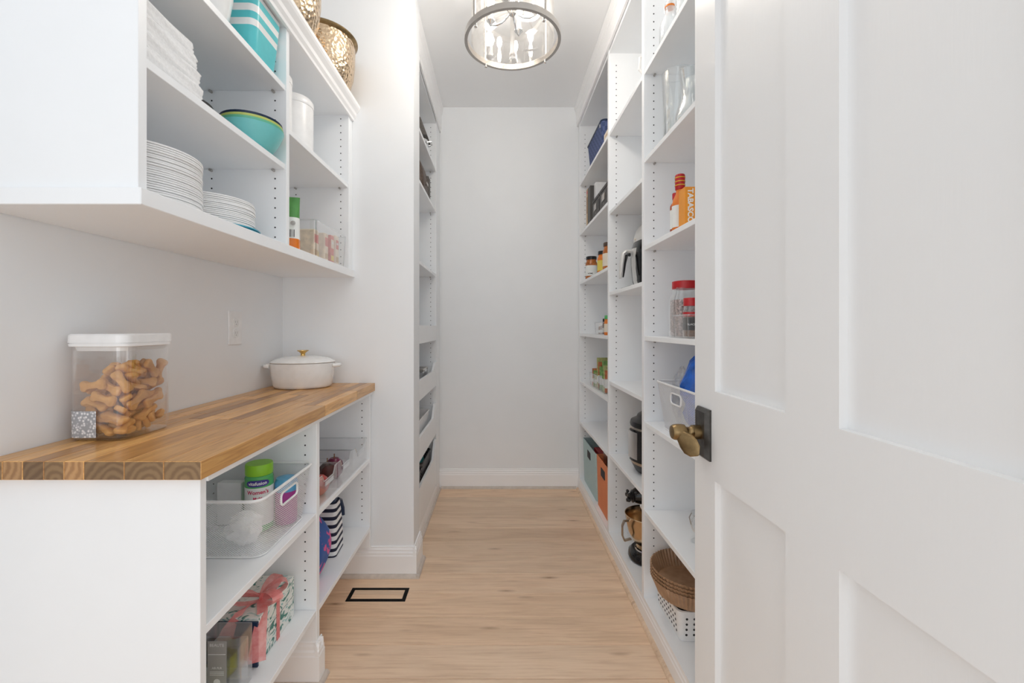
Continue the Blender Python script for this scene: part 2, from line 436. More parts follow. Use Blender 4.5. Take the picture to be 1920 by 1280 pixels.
def text_mesh(txt, size, bold=0.0, align='CENTER'):
    cu = bpy.data.curves.new('txt', 'FONT'); cu.body = txt; cu.size = size; cu.extrude = 0.0002; cu.offset = bold
    cu.align_x = align; cu.align_y = 'CENTER'; cu.resolution_u = 3
    o = bpy.data.objects.new('txt', cu); COL.objects.link(o)
    dg = bpy.context.evaluated_depsgraph_get()
    me = bpy.data.meshes.new_from_object(o.evaluated_get(dg))
    bpy.data.objects.remove(o, do_unlink=True); bpy.data.curves.remove(cu)
    return me
def lettering(txt, size, mat, parent, c, right, up, bold=0.0, name='lettering'):
    # flat print on a face: c = centre (local to the thing), right/up = directions on the face
    me = text_mesh(txt, size, bold); right = Vector(right).normalized(); up = Vector(up).normalized(); nrm = right.cross(up)
    for v in me.vertices: v.co = Vector(c)+right*v.co.x+up*v.co.y+nrm*(v.co.z+0.0003)
    me.materials.append(M[mat]); o = bpy.data.objects.new(name, me); COL.objects.link(o); o.parent = parent
    return o
def lettering_round(txt, size, mat, parent, R, ang, z, bold=0.0):
    me = text_mesh(txt, size, bold)
    for v in me.vertices:
        a = ang+v.co.x/R; r = R+0.0004+v.co.z
        v.co = Vector((r*math.cos(a), r*math.sin(a), z+v.co.y))
    me.materials.append(M[mat]); o = bpy.data.objects.new('lettering', me); COL.objects.link(o); o.parent = parent
    return o
# ================================================================== THE SETTING
fl = struct(B().box(XL-0.12, XR+0.12, Y0-0.9, YB+0.12, -0.06, -0.014), 'floor', 'spice_brown', 'wide pale oak plank floor running across the pantry')
w0 = 0.157; y = 1.626-w0*16; k = 0; rng = random.Random(5)
PM = {}
while y < YB+0.02:
    ya, yb = max(y, Y0-0.9), min(y+w0, YB+0.05)
    if yb-ya > 0.02:
        joint = {3: -0.2, 5: 0.75}.get(k % 7)
        spans = [(XL-0.05, XR+0.05)] if joint is None or y > 1.0 else [(XL-0.05, joint), (joint, XR+0.05)]
        for xa, xb in spans:
            key = (round(xb-xa, 3), round(yb-ya, 3))
            if key not in PM:
                me = B().box(-(xb-xa)/2+0.0009, (xb-xa)/2-0.0009, -(yb-ya)/2+0.0009, (yb-ya)/2-0.0009, -0.014, 0.0, 0.0016).mesh('plank')
                me.materials.append(M['oak_plank']); PM[key] = me
            o = bpy.data.objects.new('plank', PM[key]); COL.objects.link(o); o.parent = fl
            o.location = ((xa+xb)/2, (ya+yb)/2, 0)
    y += w0; k += 1
struct(B().box(XL-0.12, XR+0.12, 0.2, YB+0.12, ZC, ZC+0.08), 'ceiling', 'paint_ceiling', 'plain white ceiling above the pantry')
struct(B().box(XL-0.12, XL, 0.2, YB, 0, ZC), 'wall_left', 'paint_wall', 'light grey painted wall behind the counter on the left')
struct(B().box(XR, XR+0.12, 1.1, YB, 0, ZC), 'wall_right', 'paint_wall', 'light grey wall behind the tall right-hand shelving')
struct(B().box(XL-0.12, XR+0.12, YB, YB+0.12, 0, ZC), 'wall_back', 'paint_wall', 'light grey end wall at the far end of the aisle')
struct(B().box(XL, -0.404, YR, YRE, 0, ZC), 'wall_partition', 'paint_wall', 'light grey partition wall at the far end of the counter')

BASE = [(0, 0), (0.016, 0), (0.016, 0.098), (0.0135, 0.102), (0.0135, 0.112), (0.010, 0.118), (0.010, 0.126), (0.006, 0.132), (0.006, 0.138), (0, 0.14)]
def qr(r=0.016, n=5): return [(0, 0)]+[(r*math.cos(PI/2*i/n), r*math.sin(PI/2*i/n)) for i in range(n+1)]
def run(profile, axis, base, sgn, a, b):
    # moulding run along axis; profile (out, z) measured from plane `base`, growing in direction sgn
    pts = [(base+sgn*p[0], p[1]) for p in profile]
    return B().prism(pts, axis, a, b)
bb = struct(run([(-p[0], p[1]) for p in BASE], 'x', YB, 1, -0.44, 0.60), 'baseboard_back', 'paint_trim', 'white moulded baseboard along the end wall')
struct(run([(-p[0], p[1]) for p in qr()], 'x', YB-0.016, 1, -0.42, 0.566), 'trim_1', 'shoe_end', 'pale wood shoe moulding below the end wall baseboard')
b = run([(-p[0], p[1]) for p in BASE], 'x', YR, 1, XL, -0.3895)
b.prism([(-0.404+p[0], p[1]) for p in BASE], 'y', YR-0.0155, YRE+0.006)
struct(b, 'baseboard_partition', 'paint_trim', 'white moulded baseboard wrapping the partition wall')
b = run([(-p[0], p[1]) for p in qr()], 'x', YR-0.016, 1, XL, -0.3735)
b.prism([(-0.388+p[0], p[1]) for p in qr()], 'y', YR-0.0315, YRE+0.008)
struct(b, 'trim_2', 'shoe_end', 'pale shoe moulding around the foot of the partition wall')
struct(run([(p[0], p[1]) for p in BASE], 'y', XL, 1, 0.91, YR), 'baseboard_left', 'paint_trim', 'white baseboard on the left wall under the base cabinet')
struct(run([(-p[0], p[1]) for p in qr(0.014)], 'y', 0.579, 1, 1.18, YB-0.03), 'trim_3', 'oak_plank', 'oak shoe moulding along the right shelving base')
struct(run([(p[0], p[1]) for p in qr(0.014)], 'y', -0.434, 1, YRE+0.008, YB-0.03), 'trim_4', 'shoe_end', 'pale shoe moulding along the deep left shelving base')

# floor register
vx0, vx1, vy0, vy1 = -0.66, -0.403, 820*1.18/514.5, 820*1.18/489.5
t = thing('floor_register', 'flush floor vent with black frame and oak insert beside the partition wall', 'vent', ((vx0+vx1)/2, (vy0+vy1)/2, 0))
b = B(); fw = 0.016
b.box(vx0, vx1, vy0, vy0+fw, 0.0003, 0.0022).box(vx0, vx1, vy1-fw, vy1, 0.0003, 0.0022).box(vx0, vx0+fw, vy0+fw, vy1-fw, 0.0003, 0.0022).box(vx1-fw, vx1, vy0+fw, vy1-fw, 0.0003, 0.0022)
b.build('frame', 'black_matte', t)
ym = (vy0+vy1)/2
for q0, q1 in ((vy0+fw, ym-0.0006), (ym+0.0006, vy1-fw)):
    B().box(vx0+fw+0.001, vx1-fw-0.001, q0, q1, 0.0003, 0.0016).build('insert_slat', 'oak_plank', t)

# ------------------------------------------------------------------ built-in helpers
def holes(cols, z0, z1, y, parent, skip=(), r=0.0027):
    b = B(); z = z0
    while z < z1:
        if all(abs(z-q) > 0.022 for q in skip):
            for x in cols: b.lathe([(r, -0.0008), (r, 0.0008)], 7, (x, y, z), 'y')
        z += 0.032
    return b.build('pin_holes', 'hole', parent, kind='stuff')
def pins(xs, y, z, parent):
    for x in xs: B().lathe([(0.004, -0.012), (0.004, -0.0002)], 8, (x, y, z-0.0045), 'y').build('shelf_pin', 'nickel', parent, smooth=True)
TH = 0.018
def shelf(parent, x0, x1, y0, y1, ztop, lab=None):
    return B().box(x0, x1, y0, y1, ztop-TH, ztop, 0.001).build('shelf', 'melamine', parent)

# ================================================================== RIGHT SHELVING
ru = thing('shelving_unit', 'tall white built-in shelving with three bays along the right wall', 'shelving', (0.785, 2.17, 0))
XB = XR-0.002
PY = [(1.18, 1.205), (1.763, 1.788), (2.325, 2.350), (3.165, 3.190)]
for a, c in PY: B().box(XP, XB, a, c, 0.0, 2.66, 0.001).build('side_panel', 'melamine', ru)
B().box(XP, XB, 3.190, YB-0.018, 0.0, 2.66).build('filler_panel', 'melamine', ru)
B().box(XP, XB, 1.18, 3.19, 2.66, 2.68).build('top_panel', 'melamine', ru)
FT = [2.217, 1.858, 1.505, 1.1327, 0.793, 0.498]
MT = [2.2115, 1.794, 1.366, 0.8936, 0.5077]
NT = [2.215, 1.859, 1.507, 1.143, 0.80, 0.443]
ZB = 0.092
for zs, (ya, yb) in ((NT, (1.205, 1.763)), (MT, (1.788, 2.325)), (FT, (2.350, 3.165))):
    for z in zs:
        shelf(ru, XP+0.003, XB, ya+0.001, yb-0.001, z)
        pins((XP+0.042, XB-0.05), yb, z-TH, ru)
    B().box(XP, XB, ya, yb, ZB-TH, ZB).build('bottom_board', 'melamine', ru)
    B().box(XP+0.004, XB, ya, yb, 2.634, 2.66).build('top_board', 'melamine', ru)
    holes((XP+0.040, XB-0.05), 0.17, 2.6, yb, ru, [q-TH/2 for q in zs])
BS = [(0.584, 0.0), (0.579, 0.0), (0.579, 0.060), (0.581, 0.064), (0.581, 0.074), (0.584, 0.080), (0.584, 0.090), (0.5845, 0.092)]
B().prism(BS, 'y', 1.18, YB-0.016).build('base_moulding', 'paint_trim', ru)
CR = [(0.5845, 2.652), (0.574, 2.652), (0.574, 2.672), (0.570, 2.676), (0.570, 2.735), (0.566, 2.742), (0.566, 2.756), (0.560, 2.770), (0.556, 2.785), (0.556, ZC-0.001), (0.5845, ZC-0.001)]
B().prism(CR, 'y', 1.18, YB-0.001).build('crown_moulding', 'paint_trim', ru)

# ================================================================== DEEP LEFT SHELVING (behind the partition)
XD = -0.434
lu = thing('shelving_unit', 'white built-in shelving with pull-out trays behind the partition wall', 'shelving', (-0.72, 2.7, 0))
XW = XL+0.002
B().box(XW, XD, YRE+0.001, YRE+0.024, 0, 2.62).build('side_panel', 'melamine', lu)
B().box(XW, XD, 3.05, 3.072, 0, 2.62).build('side_panel', 'melamine', lu)
B().box(XW, XD, 3.072, YB-0.018, 0, 2.62).build('filler_panel', 'melamine', lu)
B().box(XW, XD-0.003, YRE+0.024, 3.05, 2.60, 2.62).build('top_board', 'melamine', lu)
LT = [2.281, 1.995, 1.548]
for z in LT:
    shelf(lu, XW, XD-0.003, YRE+0.025, 3.049, z); pins((XD-0.042,), 3.05, z-TH, lu)
holes((XD-0.040, XW+0.06), 0.17, 2.58, 3.05, lu, [q-TH/2 for q in LT])
B().prism([(XD+0.001, 2.61), (XD+0.01, 2.61), (XD+0.01, 2.63), (XD+0.014, 2.635), (XD+0.014, 2.73), (XD+0.02, 2.75), (XD+0.026, ZC-0.001), (XD+0.001, ZC-0.001)], 'y', YRE+0.001, YB-0.001).build('crown_moulding', 'paint_trim', lu)
B().prism([(XD-0.02, 0), (XD+0.001, 0), (XD+0.001, 0.06), (XD-0.003, 0.075), (XD-0.003, 0.083), (XD-0.02, 0.084)], 'y', YRE+0.024, YB-0.02).build('base_moulding', 'paint_trim', lu)
def tray(z0, z1, dip, lab):
    ya, yb = YRE+0.030, 3.044
    d1 = B()
    if dip > 0:
        pts = [(ya, z0), (yb, z0), (yb, z1), (yb-0.05, z1), (yb-0.14, z1-dip), (ya+0.14, z1-dip), (ya+0.05, z1), (ya, z1)]
        d1.prism(pts, 'x', XD-0.014, XD)
    else: d1.box(XD-0.014, XD, ya, yb, z0, z1, 0.001)
    tr = d1.build('pull_out_tray', 'melamine', lu, label=lab)
    B().box(XW+0.01, XD-0.014, ya, yb, z0+0.01, z0+0.022).build('tray_bottom', 'melamine', tr)
    for q0, q1 in ((ya, ya+0.012), (yb-0.012, yb)): B().box(XW+0.01, XD-0.014, q0, q1, z0+0.022, z1-0.02).build('tray_side', 'melamine', tr)
    B().box(XD-0.012, XD-0.004, yb+0.0005, yb+0.005, (z0+z1)/2-0.03, (z0+z1)/2+0.03).build('slide', 'steel', tr)
    return tr
tray(1.088, 1.19, 0, 'topmost straight-fronted white pull-out tray')
tray(0.775, 0.935, 0.05, 'second pull-out tray with a scooped front')
tray(0.44, 0.655, 0.085, 'third pull-out tray with a scooped front')
tray(0.088, 0.40, 0.105, 'bottom pull-out tray with a deep scooped front')

# ================================================================== WALL CABINET (upper left)
XU = -0.697; UY0, UD0, UD1, UY1 = 0.845, 1.436, 1.4565, 2.052
wc = thing('wall_cabinet', 'white open wall cabinet with crown moulding mounted above the counter', 'cabinet', (-0.86, 1.46, 1.415))
B().box(XW, XU, UY0, UY0+0.022, 1.448, 2.165, 0.001).build('side_panel', 'melamine', wc)
B().box(XW, XU, UD0, UD1, 1.448, 2.165, 0.001).build('divider', 'melamine', wc)
B().box(XW, XU, UY1-0.019, UY1, 1.448, 2.165, 0.001).build('side_panel', 'melamine', wc)
B().box(XW, XU, UY1, YR-0.001, 1.448, 2.165).build('filler_strip', 'melamine', wc)
B().box(XW, -0.684, 0.836, YR-0.001, 1.415, 1.448, 0.0015).build('bottom_board', 'melamine', wc)
B().box(XW, XU, UY0, YR-0.001, 2.165, 2.187, 0.001).build('top_board', 'melamine', wc)
B().box(XW, XW+0.006, UY0+0.022, UY1-0.019, 1.448, 2.165).build('back_panel', 'melamine', wc)
UA, UBs, UC = 1.715, 1.973, 1.845
shelf(wc, XW+0.006, XU-0.004, UY0+0.023, UD0-0.001, UA); shelf(wc, XW+0.006, XU-0.004, UY0+0.023, UD0-0.001, UBs)
shelf(wc, XW+0.006, XU-0.004, UD1+0.001, UY1-0.02, UC)
for z in (UA, UBs): pins((XU-0.04, XU-0.245), UD0, z-TH, wc)
pins((XU-0.04, XU-0.245), UY1-0.019, UC-TH, wc)
holes((XU-0.037,), 1.475, 2.15, UD0, wc, [UA-TH/2, UBs-TH/2]); holes((XU-0.245,), 1.475, 2.15, UD0, wc, [UA-TH/2, UBs-TH/2])
holes((XU-0.037,), 1.475, 2.15, UY1-0.019, wc, [UC-TH/2]); holes((XU-0.245,), 1.475, 2.15, UY1-0.019, wc, [UC-TH/2])
CW = [(XU+0.0005, 2.158), (XU+0.010, 2.158), (XU+0.012, 2.168), (XU+0.020, 2.178), (XU+0.022, 2.192), (XU+0.034, 2.206), (XU+0.038, 2.214), (XU+0.038, 2.228), (XU+0.0005, 2.228)]
B().prism(CW, 'y', UY0, YR-0.001).build('crown_moulding', 'paint_trim', wc)

# ================================================================== BASE CABINET (lower left)
XC = -0.604; CY0, CD0, CD1, CY1 = 0.885, 1.451, 1.475, 2.056
bc = thing('base_cabinet', 'white open base cabinet under the butcher block counter', 'cabinet', (-0.82, 1.47, 0))
B().box(XW, XC, CY0, CY0+0.019, 0, 0.877, 0.001).build('side_panel', 'melamine', bc)
B().box(XW+0.018, XC, CD0, CD1, 0, 0.862, 0.001).build('divider', 'melamine', bc)
B().box(XW+0.018, XC, CY1-0.002, YR-0.018, 0.142, 0.862, 0.001).build('side_panel', 'melamine', bc)
B().box(XW, XC+0.004, CY0+0.019, YR-0.001, 0.862, 0.877).build('top_rail', 'melamine', bc)
SA, SB = 0.563, 0.242
for ya, yb in ((CY0+0.02, CD0-0.001), (CD1+0.001, CY1-0.003)):
    for z in (SA, SB):
        shelf(bc, XW+0.02, XC-0.001, ya, yb, z); pins((XC-0.04,), yb, z-TH, bc)
holes((XC-0.038, XW+0.08), 0.18, 0.85, CD0, bc, [SA-TH/2, SB-TH/2]); holes((XC-0.038, XW+0.08), 0.18, 0.85, CY1-0.002, bc, [SA-TH/2, SB-TH/2])
b = B()
PB = [(0.0, 0), (0.013, 0), (0.013, 0.094), (0.011, 0.098), (0.011, 0.108), (0.007, 0.114), (0.007, 0.124), (0.004, 0.130), (0.004, 0.136), (0, 0.138)]
b.prism([(CD0-p[0], p[1]) for p in PB], 'x', XL+0.02, XC+0.0115)
b.prism([(XC+p[0], p[1]) for p in PB], 'y', CD0-0.0125, CD1+0.0125)
b.prism([(CD1+p[0], p[1]) for p in PB], 'x', XL+0.02, XC+0.0115)
b.build('plinth_moulding', 'paint_trim', bc)
b = B(); b.prism([(CD0-0.013-p[0], p[1]) for p in qr(0.014)], 'x', XL+0.02, XC+0.026).prism([(XC+0.013+p[0], p[1]) for p in qr(0.014)], 'y', CD0-0.0265, CD1+0.02)
b.build('shoe_moulding', 'shoe_end', bc)

# ================================================================== COUNTERTOP
CX1 = -0.588; ct = thing('countertop', 'butcher block wooden countertop of brown acacia staves', 'countertop', (-0.81, 1.47, 0.877))
rows = [0.074, 0.078, 0.080, 0.039, 0.040, 0.042, 0.040, 0.045]
rr = random.Random(11); x = CX1
for ri, wd in enumerate(rows):
    xa = max(x-wd, XW); yy = 0.864; first = True
    subs = [wd] if wd < 0.05 else [wd]
    # wide end blocks continue as two narrow staves further along
    L0 = rr.uniform(0.22, 0.5) if ri else 0.62
    while yy < 2.079:
        ye = min(yy+L0, 2.080)
        if 2.080-ye < 0.12: ye = 2.080
        parts = [(xa, x)] if (first or wd < 0.05) and ri else ([(xa, x)] if ri == 0 and first else [(xa, (xa+x)/2), ((xa+x)/2, x)])
        for p0, p1 in parts:
            me_b = B().box(p0+0.00025, p1-0.00025, yy+0.00025, ye-0.00025, 0.8775, 0.9145, 0.0011)
            cx, cy, cz = (p0+p1)/2, (yy+ye)/2, 0.896
            me_b.shift((-cx, -cy, -cz))
            o = me_b.build('stave', 'acacia', ct, w=False); o.location = Vector((cx, cy, cz))-ct.location
            o.data.materials.append(M['acacia_end'])
            if first or ye > 2.079:
                for f in o.data.polygons:
                    if abs(f.normal.y) > 0.9: f.material_index = 1
        first = False; yy = ye; L0 = rr.uniform(0.18, 0.52)
    x = xa

# wall outlet
t = thing('outlet', 'white double wall outlet above the countertop', 'outlet', (XL, 820*0.5*(1/494.4+1/471), 1.18))
oy = t.location.y; oz = 1.18-(614.5-613)/482
B().box(XL+0.0004, XL+0.006, oy-0.041, oy+0.041, oz-0.065, oz+0.065, 0.002, 2).build('cover_plate', 'white_plastic', t)
for dz in (-0.021, 0.021):
    s_ = B(); s_.rings([[(XL+0.006, p[0], p[1]) for p in [(q[0], q[1]) for q in s_.sring(oy, oz+dz, 0, 0.017, 0.0165, 3.2, 20)]], [(XL+0.0085, p[0], p[1]) for p in [(q[0], q[1]) for q in s_.sring(oy, oz+dz, 0, 0.0165, 0.016, 3.2, 20)]]])
    so = s_.build('socket', 'white_enamel', t)
    h_ = B()
    for dy in (-0.006, 0.006): h_.box(XL+0.0084, XL+0.0088, oy+dy-0.001, oy+dy+0.001, oz+dz-0.002, oz+dz+0.007)
    h_.lathe([(0.0024, 0.0), (0.0024, 0.0004)], 8, (XL+0.0084, oy, oz+dz-0.007), 'x').build('slots', 'print_grey', so)

# ================================================================== DOOR
DX0, DX1 = 0.45, 0.486; DY1 = 1.0024; DY0 = 1.0024-0.735; DH = 2.42
dr = B().box(DX0+0.012, DX1-0.012, DY0+0.05, DY1-0.05, 0.06, DH-0.05).build('door_1', 'door_paint'); dr['kind'] = 'structure'; dr['category'] = 'door'
dr['label'] = 'white panelled door with bronze lever, standing open on the right'
def dy(px): return F*DX0/(px-VX)
s1 = dy(1340.4); m1, m0 = dy(1472.6), dy(1573.1); s0 = DY0+(DY1-s1)
def dpart(n, ya, yb, za, zb): return B().box(DX0, DX1, ya, yb, za, zb).build(n, 'door_paint', dr, w=False)
dpart('stile', s1, DY1, 0.01, DH); dpart('stile', DY0, s0, 0.01, DH)
RL = [(0.01, 0.235), (0.859, 1.0455), (DH-0.115, DH)]
for za, zb in RL: dpart('rail', s0, s1, za, zb)
for za, zb in ((0.235, 0.859), (1.0455, DH-0.115)): dpart('mullion', m0, m1, za, zb)
# lever handle
hd = B(); py0, py1, pz0, pz1 = 0.925, 0.982, 0.895, 1.004
hd.prism([(py0+0.0, pz0), (py1, pz0), (py1, pz1), (py0, pz1)], 'x', DX0-0.004, DX0)
hd.rings([[(DX0-0.004, py0, pz0), (DX0-0.004, py1, pz0), (DX0-0.004, py1, pz1), (DX0-0.004, py0, pz1)], [(DX0-0.012, py0+0.007, pz0+0.007), (DX0-0.012, py1-0.007, pz0+0.007), (DX0-0.012, py1-0.007, pz1-0.007), (DX0-0.012, py0+0.007, pz1-0.007)]], cap0=False)
hp = hd.build('handle_plate', 'bronze_dark', dr, w=False, label='dark bronze rectangular handle plate')
lc = (DX0-0.012, 0.955, 0.951)
l_ = B().lathe([(0.0155, 0.0), (0.0155, -0.016), (0.0125, -0.018), (0.0105, -0.024), (0.0125, -0.030), (0.0135, -0.031), (0.0135, -0.033)], 20, lc, 'x')
l_.lathe([(0.0165, -0.033), (0.0175, -0.038), (0.0175, -0.048), (0.0165, -0.056), (0.014, -0.060), (0.004, -0.062)], 20, lc, 'x')
lx = lc[0]-0.046
l_.loft([(lx, 0.955, 0.950), (lx+0.003, 0.943, 0.945), (lx+0.007, 0.930, 0.937), (lx+0.011, 0.918, 0.929), (lx+0.015, 0.906, 0.922), (lx+0.018, 0.898, 0.917)],
        [(0.010, 0.011), (0.014, 0.008), (0.019, 0.0055), (0.020, 0.004), (0.015, 0.003), (0.003, 0.002)], (0.45, 0, 1), 16)
l_.build('lever', 'bronze', hp, smooth=True, w=False, label='aged brass leaf-shaped lever')
# matching lever on the far face
B().box(DX1, DX1+0.010, py0, py1, pz0, pz1, 0.003).build('handle_plate', 'bronze_dark', dr, w=False)
B().lathe([(0.0155, 0.0), (0.0125, 0.018), (0.0105, 0.024), (0.017, 0.034), (0.017, 0.048), (0.004, 0.054)], 16, (DX1+0.010, 0.955, 0.951), 'x').build('lever', 'bronze', dr, smooth=True, w=False)

# ================================================================== CEILING LIGHT
LR = 0.19; LY = LR/0.1098; LX = 26*LY/F; LZ = 2.305
cl = thing('ceiling_light', 'brushed nickel lantern ceiling light with seeded glass drum and candle bulbs', 'lamp', (LX, LY, LZ))
def band(z0, z1, r0, r1, n=56):
    b = B(); rs = []
    for r, z in ((r0, z0), (r1, z0), (r1, z1), (r0, z1)): rs.append([(LX+r*math.cos(2*PI*i/n), LY+r*math.sin(2*PI*i/n), z) for i in range(n)])
    return b.rings(rs, closed=True)
band(LZ, LZ+0.022, LR-0.012, LR).build('ring', 'nickel', cl, smooth=True)
band(LZ+0.33, LZ+0.352, LR-0.012, LR).build('ring', 'nickel', cl, smooth=True)
band(LZ+0.003, LZ+0.335, LR-0.030, LR-0.026).build('glass_shade', 'shade_glass', cl, smooth=True)
for k in range(4):
    a = math.radians(38+90*k)
    B().tube([(LX+(LR-0.006)*math.cos(a), LY+(LR-0.006)*math.sin(a), LZ+0.01), (LX+(LR-0.006)*math.cos(a), LY+(LR-0.006)*math.sin(a), LZ+0.345)], 0.005, 8).build('strap', 'nickel', cl, smooth=True)
    kn = B(); kn.lathe([(0.004, 0), (0.004, -0.008), (0.006, -0.010), (0.006, -0.014), (0.001, -0.017)], 10, (LX+(LR-0.012)*math.cos(a), LY+(LR-0.012)*math.sin(a), LZ)); kn.build('finial', 'chrome', cl, smooth=True)
for k in range(4):
    a = 0.5*PI*k; B().tube([(LX+(LR-0.006)*math.cos(a), LY+(LR-0.006)*math.sin(a), LZ+0.345), (LX, LY, LZ+0.345)], 0.005, 8).build('spoke', 'nickel', cl, smooth=True)
B().lathe([(0.009, 0.14), (0.014, 0.15), (0.009, 0.165), (0.009, ZC-LZ-0.025), (0.065, ZC-LZ-0.022), (0.068, ZC-LZ-0.001)], 20, (LX, LY, LZ)).build('stem_canopy', 'nickel', cl, smooth=True)
B().lathe([(0.001, 0.10), (0.012, 0.108), (0.018, 0.125), (0.012, 0.14), (0.009, 0.145)], 16, (LX, LY, LZ)).build('hub', 'chrome', cl, smooth=True)
for k in range(4):
    a = math.radians(-108+90*k); ca, sa = math.cos(a), math.sin(a)
    def rp(r, z): return (LX+r*ca, LY+r*sa, LZ+z)
    ar = B().tube([rp(0.008, 0.125), rp(0.02, 0.105), rp(0.045, 0.088), (rp(0.072, 0.082)), rp(0.088, 0.088), rp(0.092, 0.10)], 0.004, 8).build('arm', 'chrome', cl, smooth=True)
    B().lathe([(0.003, 0.085), (0.012, 0.098), (0.018, 0.104), (0.018, 0.107), (0.011, 0.108), (0.011, 0.150), (0.007, 0.152)], 14, rp(0.092, 0)).build('candle_cup', 'chrome', ar, smooth=True)
    B().lathe([(0.006, 0.152), (0.013, 0.166), (0.0155, 0.182), (0.012, 0.202), (0.005, 0.222), (0.001, 0.232)], 14, rp(0.092, 0)).build('bulb', 'bulb_glow', ar, smooth=True)
    pl = bpy.data.lights.new('bulb_light', 'POINT'); pl.energy = 2.75; pl.color = (1.0, 0.965, 0.92); pl.shadow_soft_size = 0.02
    po = bpy.data.objects.new('bulb_light', pl); COL.objects.link(po); po.location = rp(0.092, 0.25)
BONES = [(-0.0078,0.0099,0.0056,-0.0,0.0,-2.42),(-0.0396,-0.0072,0.0282,0.15,-1.05,-0.82),(-0.048,0.0443,0.0278,-2.1,-0.82,1.57),(-0.0201,0.0425,0.0131,-0.75,-0.0,-2.13),(0.0299,0.015,0.0133,1.57,0.0,2.1),(-0.0175,0.0319,0.028,0.33,0.32,-0.02),(0.0299,0.058,0.0224,-0.75,2.67,0.0),(-0.0389,-0.042,0.0133,-1.57,-0.0,2.16),(0.0044,-0.0134,0.0133,0.21,-0.22,1.51),(-0.0244,-0.0283,0.0288,0.02,1.57,-0.91),(0.0349,0.0295,0.0257,1.88,0.47,-0.9),(-0.0057,0.0209,0.035,-0.29,0.04,-2.33),(0.0248,-0.0315,0.0163,-0.26,-2.82,-0.06),(0.01,0.0093,0.0402,-0.31,0.44,-1.47),(0.0044,-0.058,0.0186,0.0,-0.5,3.13),(-0.0461,-0.0054,0.0399,-0.77,0.82,1.57),(0.0387,0.0392,0.0379,1.26,-0.47,2.24),(0.0112,-0.0188,0.0405,0.43,-0.32,1.33),(0.0396,-0.0419,0.0207,0.2,-0.36,1.87),(-0.0539,0.0301,0.053,-1.57,-0.82,1.57),(0.0461,0.0125,0.0443,-0.02,2.61,1.57),(-0.01,-0.0221,0.0595,-2.07,0.26,2.07),(-0.0194,0.0174,0.0587,-1.82,0.19,2.14),(0.0161,-0.0523,0.0383,0.38,0.25,0.24),(-0.0111,0.0516,0.0453,-1.79,2.8,-0.06),(0.0299,-0.0572,0.0443,0.31,0.34,-0.0),(-0.0362,-0.0425,0.0602,-0.6,-2.41,-0.81),(0.0088,-0.0339,0.0754,2.22,-0.69,-1.24),(0.0539,0.027,0.0749,1.57,-0.39,1.57),(0.0006,0.0659,0.0522,1.57,-1.28,-0.0),(0.0365,-0.0434,0.057,-0.52,-0.37,-1.07),(0.0117,0.0057,0.0668,-0.31,-0.32,2.31),(-0.0298,-0.0073,0.0769,0.09,-0.21,-0.09),(0.0259,0.032,0.0658,0.54,0.42,-1.35),(0.0539,-0.022,0.0806,-1.57,-0.59,1.57),(-0.0233,0.0578,0.0722,-0.08,2.37,0.0),(0.0267,-0.0176,0.0781,-2.04,-0.35,2.19),(0.0427,0.0378,0.0864,-1.57,-0.03,1.57),(-0.0356,-0.0496,0.0694,-0.62,-0.71,2.37),(-0.0304,-0.0172,0.0901,0.02,0.15,2.56),(0.0362,0.0448,0.1066,2.58,-0.53,0.92),(-0.0087,0.0659,0.1123,1.57,-0.68,-0.0),(0.0008,0.0407,0.0814,1.59,-0.72,0.64),(0.0255,0.0112,0.0816,-2.05,-0.04,2.16),(0.0282,-0.0328,0.0917,-0.56,-0.17,2.53),(-0.0301,-0.0145,0.1014,0.14,0.04,-2.7),(-0.0322,0.0241,0.0936,0.06,-0.65,0.24),(0.0105,-0.0659,0.0898,-1.57,-2.85,-0.0),(-0.0333,0.041,0.0784,-2.49,0.0,-1.44),(-0.0156,-0.0579,0.0763,-0.72,-0.3,-3.14),(-0.0054,0.0279,0.096,-0.71,-0.1,2.07),(0.0313,0.0223,0.1183,2.02,-0.09,-2.58),(-0.0342,0.0307,0.108,0.61,0.26,-1.57),(0.036,-0.015,0.1293,3.08,-0.59,-0.96),(-0.0042,-0.031,0.1086,-0.36,0.36,-1.98),(0.0388,0.0659,0.1467,1.57,-1.18,-0.0),(0.0348,-0.014,0.1128,2.81,0.37,1.13),(0.0423,-0.0521,0.1278,-0.59,-2.09,0.66),(-0.0136,-0.0659,0.1214,-1.57,3.0,-0.0),(0.0105,-0.0377,0.142,1.99,0.76,1.64),(0.0454,0.0323,0.1519,1.58,0.7,1.74),(-0.0208,-0.004,0.1213,-0.79,-0.1,0.7),(0.0144,-0.0543,0.1157,1.59,0.5,0.01),(0.0401,-0.0285,0.152,-0.39,0.46,1.32),(-0.0223,-0.0394,0.1201,0.6,0.84,-2.58),(0.0389,-0.013,0.156,0.3,-2.62,1.52),(0.0045,0.0432,0.1325,-1.22,0.4,2.71),(0.0311,0.0018,0.1583,-0.09,0.58,1.91),(-0.0539,0.0419,0.1021,-1.57,0.41,1.57),(0.0121,-0.0181,0.1508,0.07,-0.76,-1.72),(0.0217,0.0491,0.1352,-0.49,-1.92,-1.75),(0.0074,0.0341,0.1514,-0.67,0.85,-3.08)]
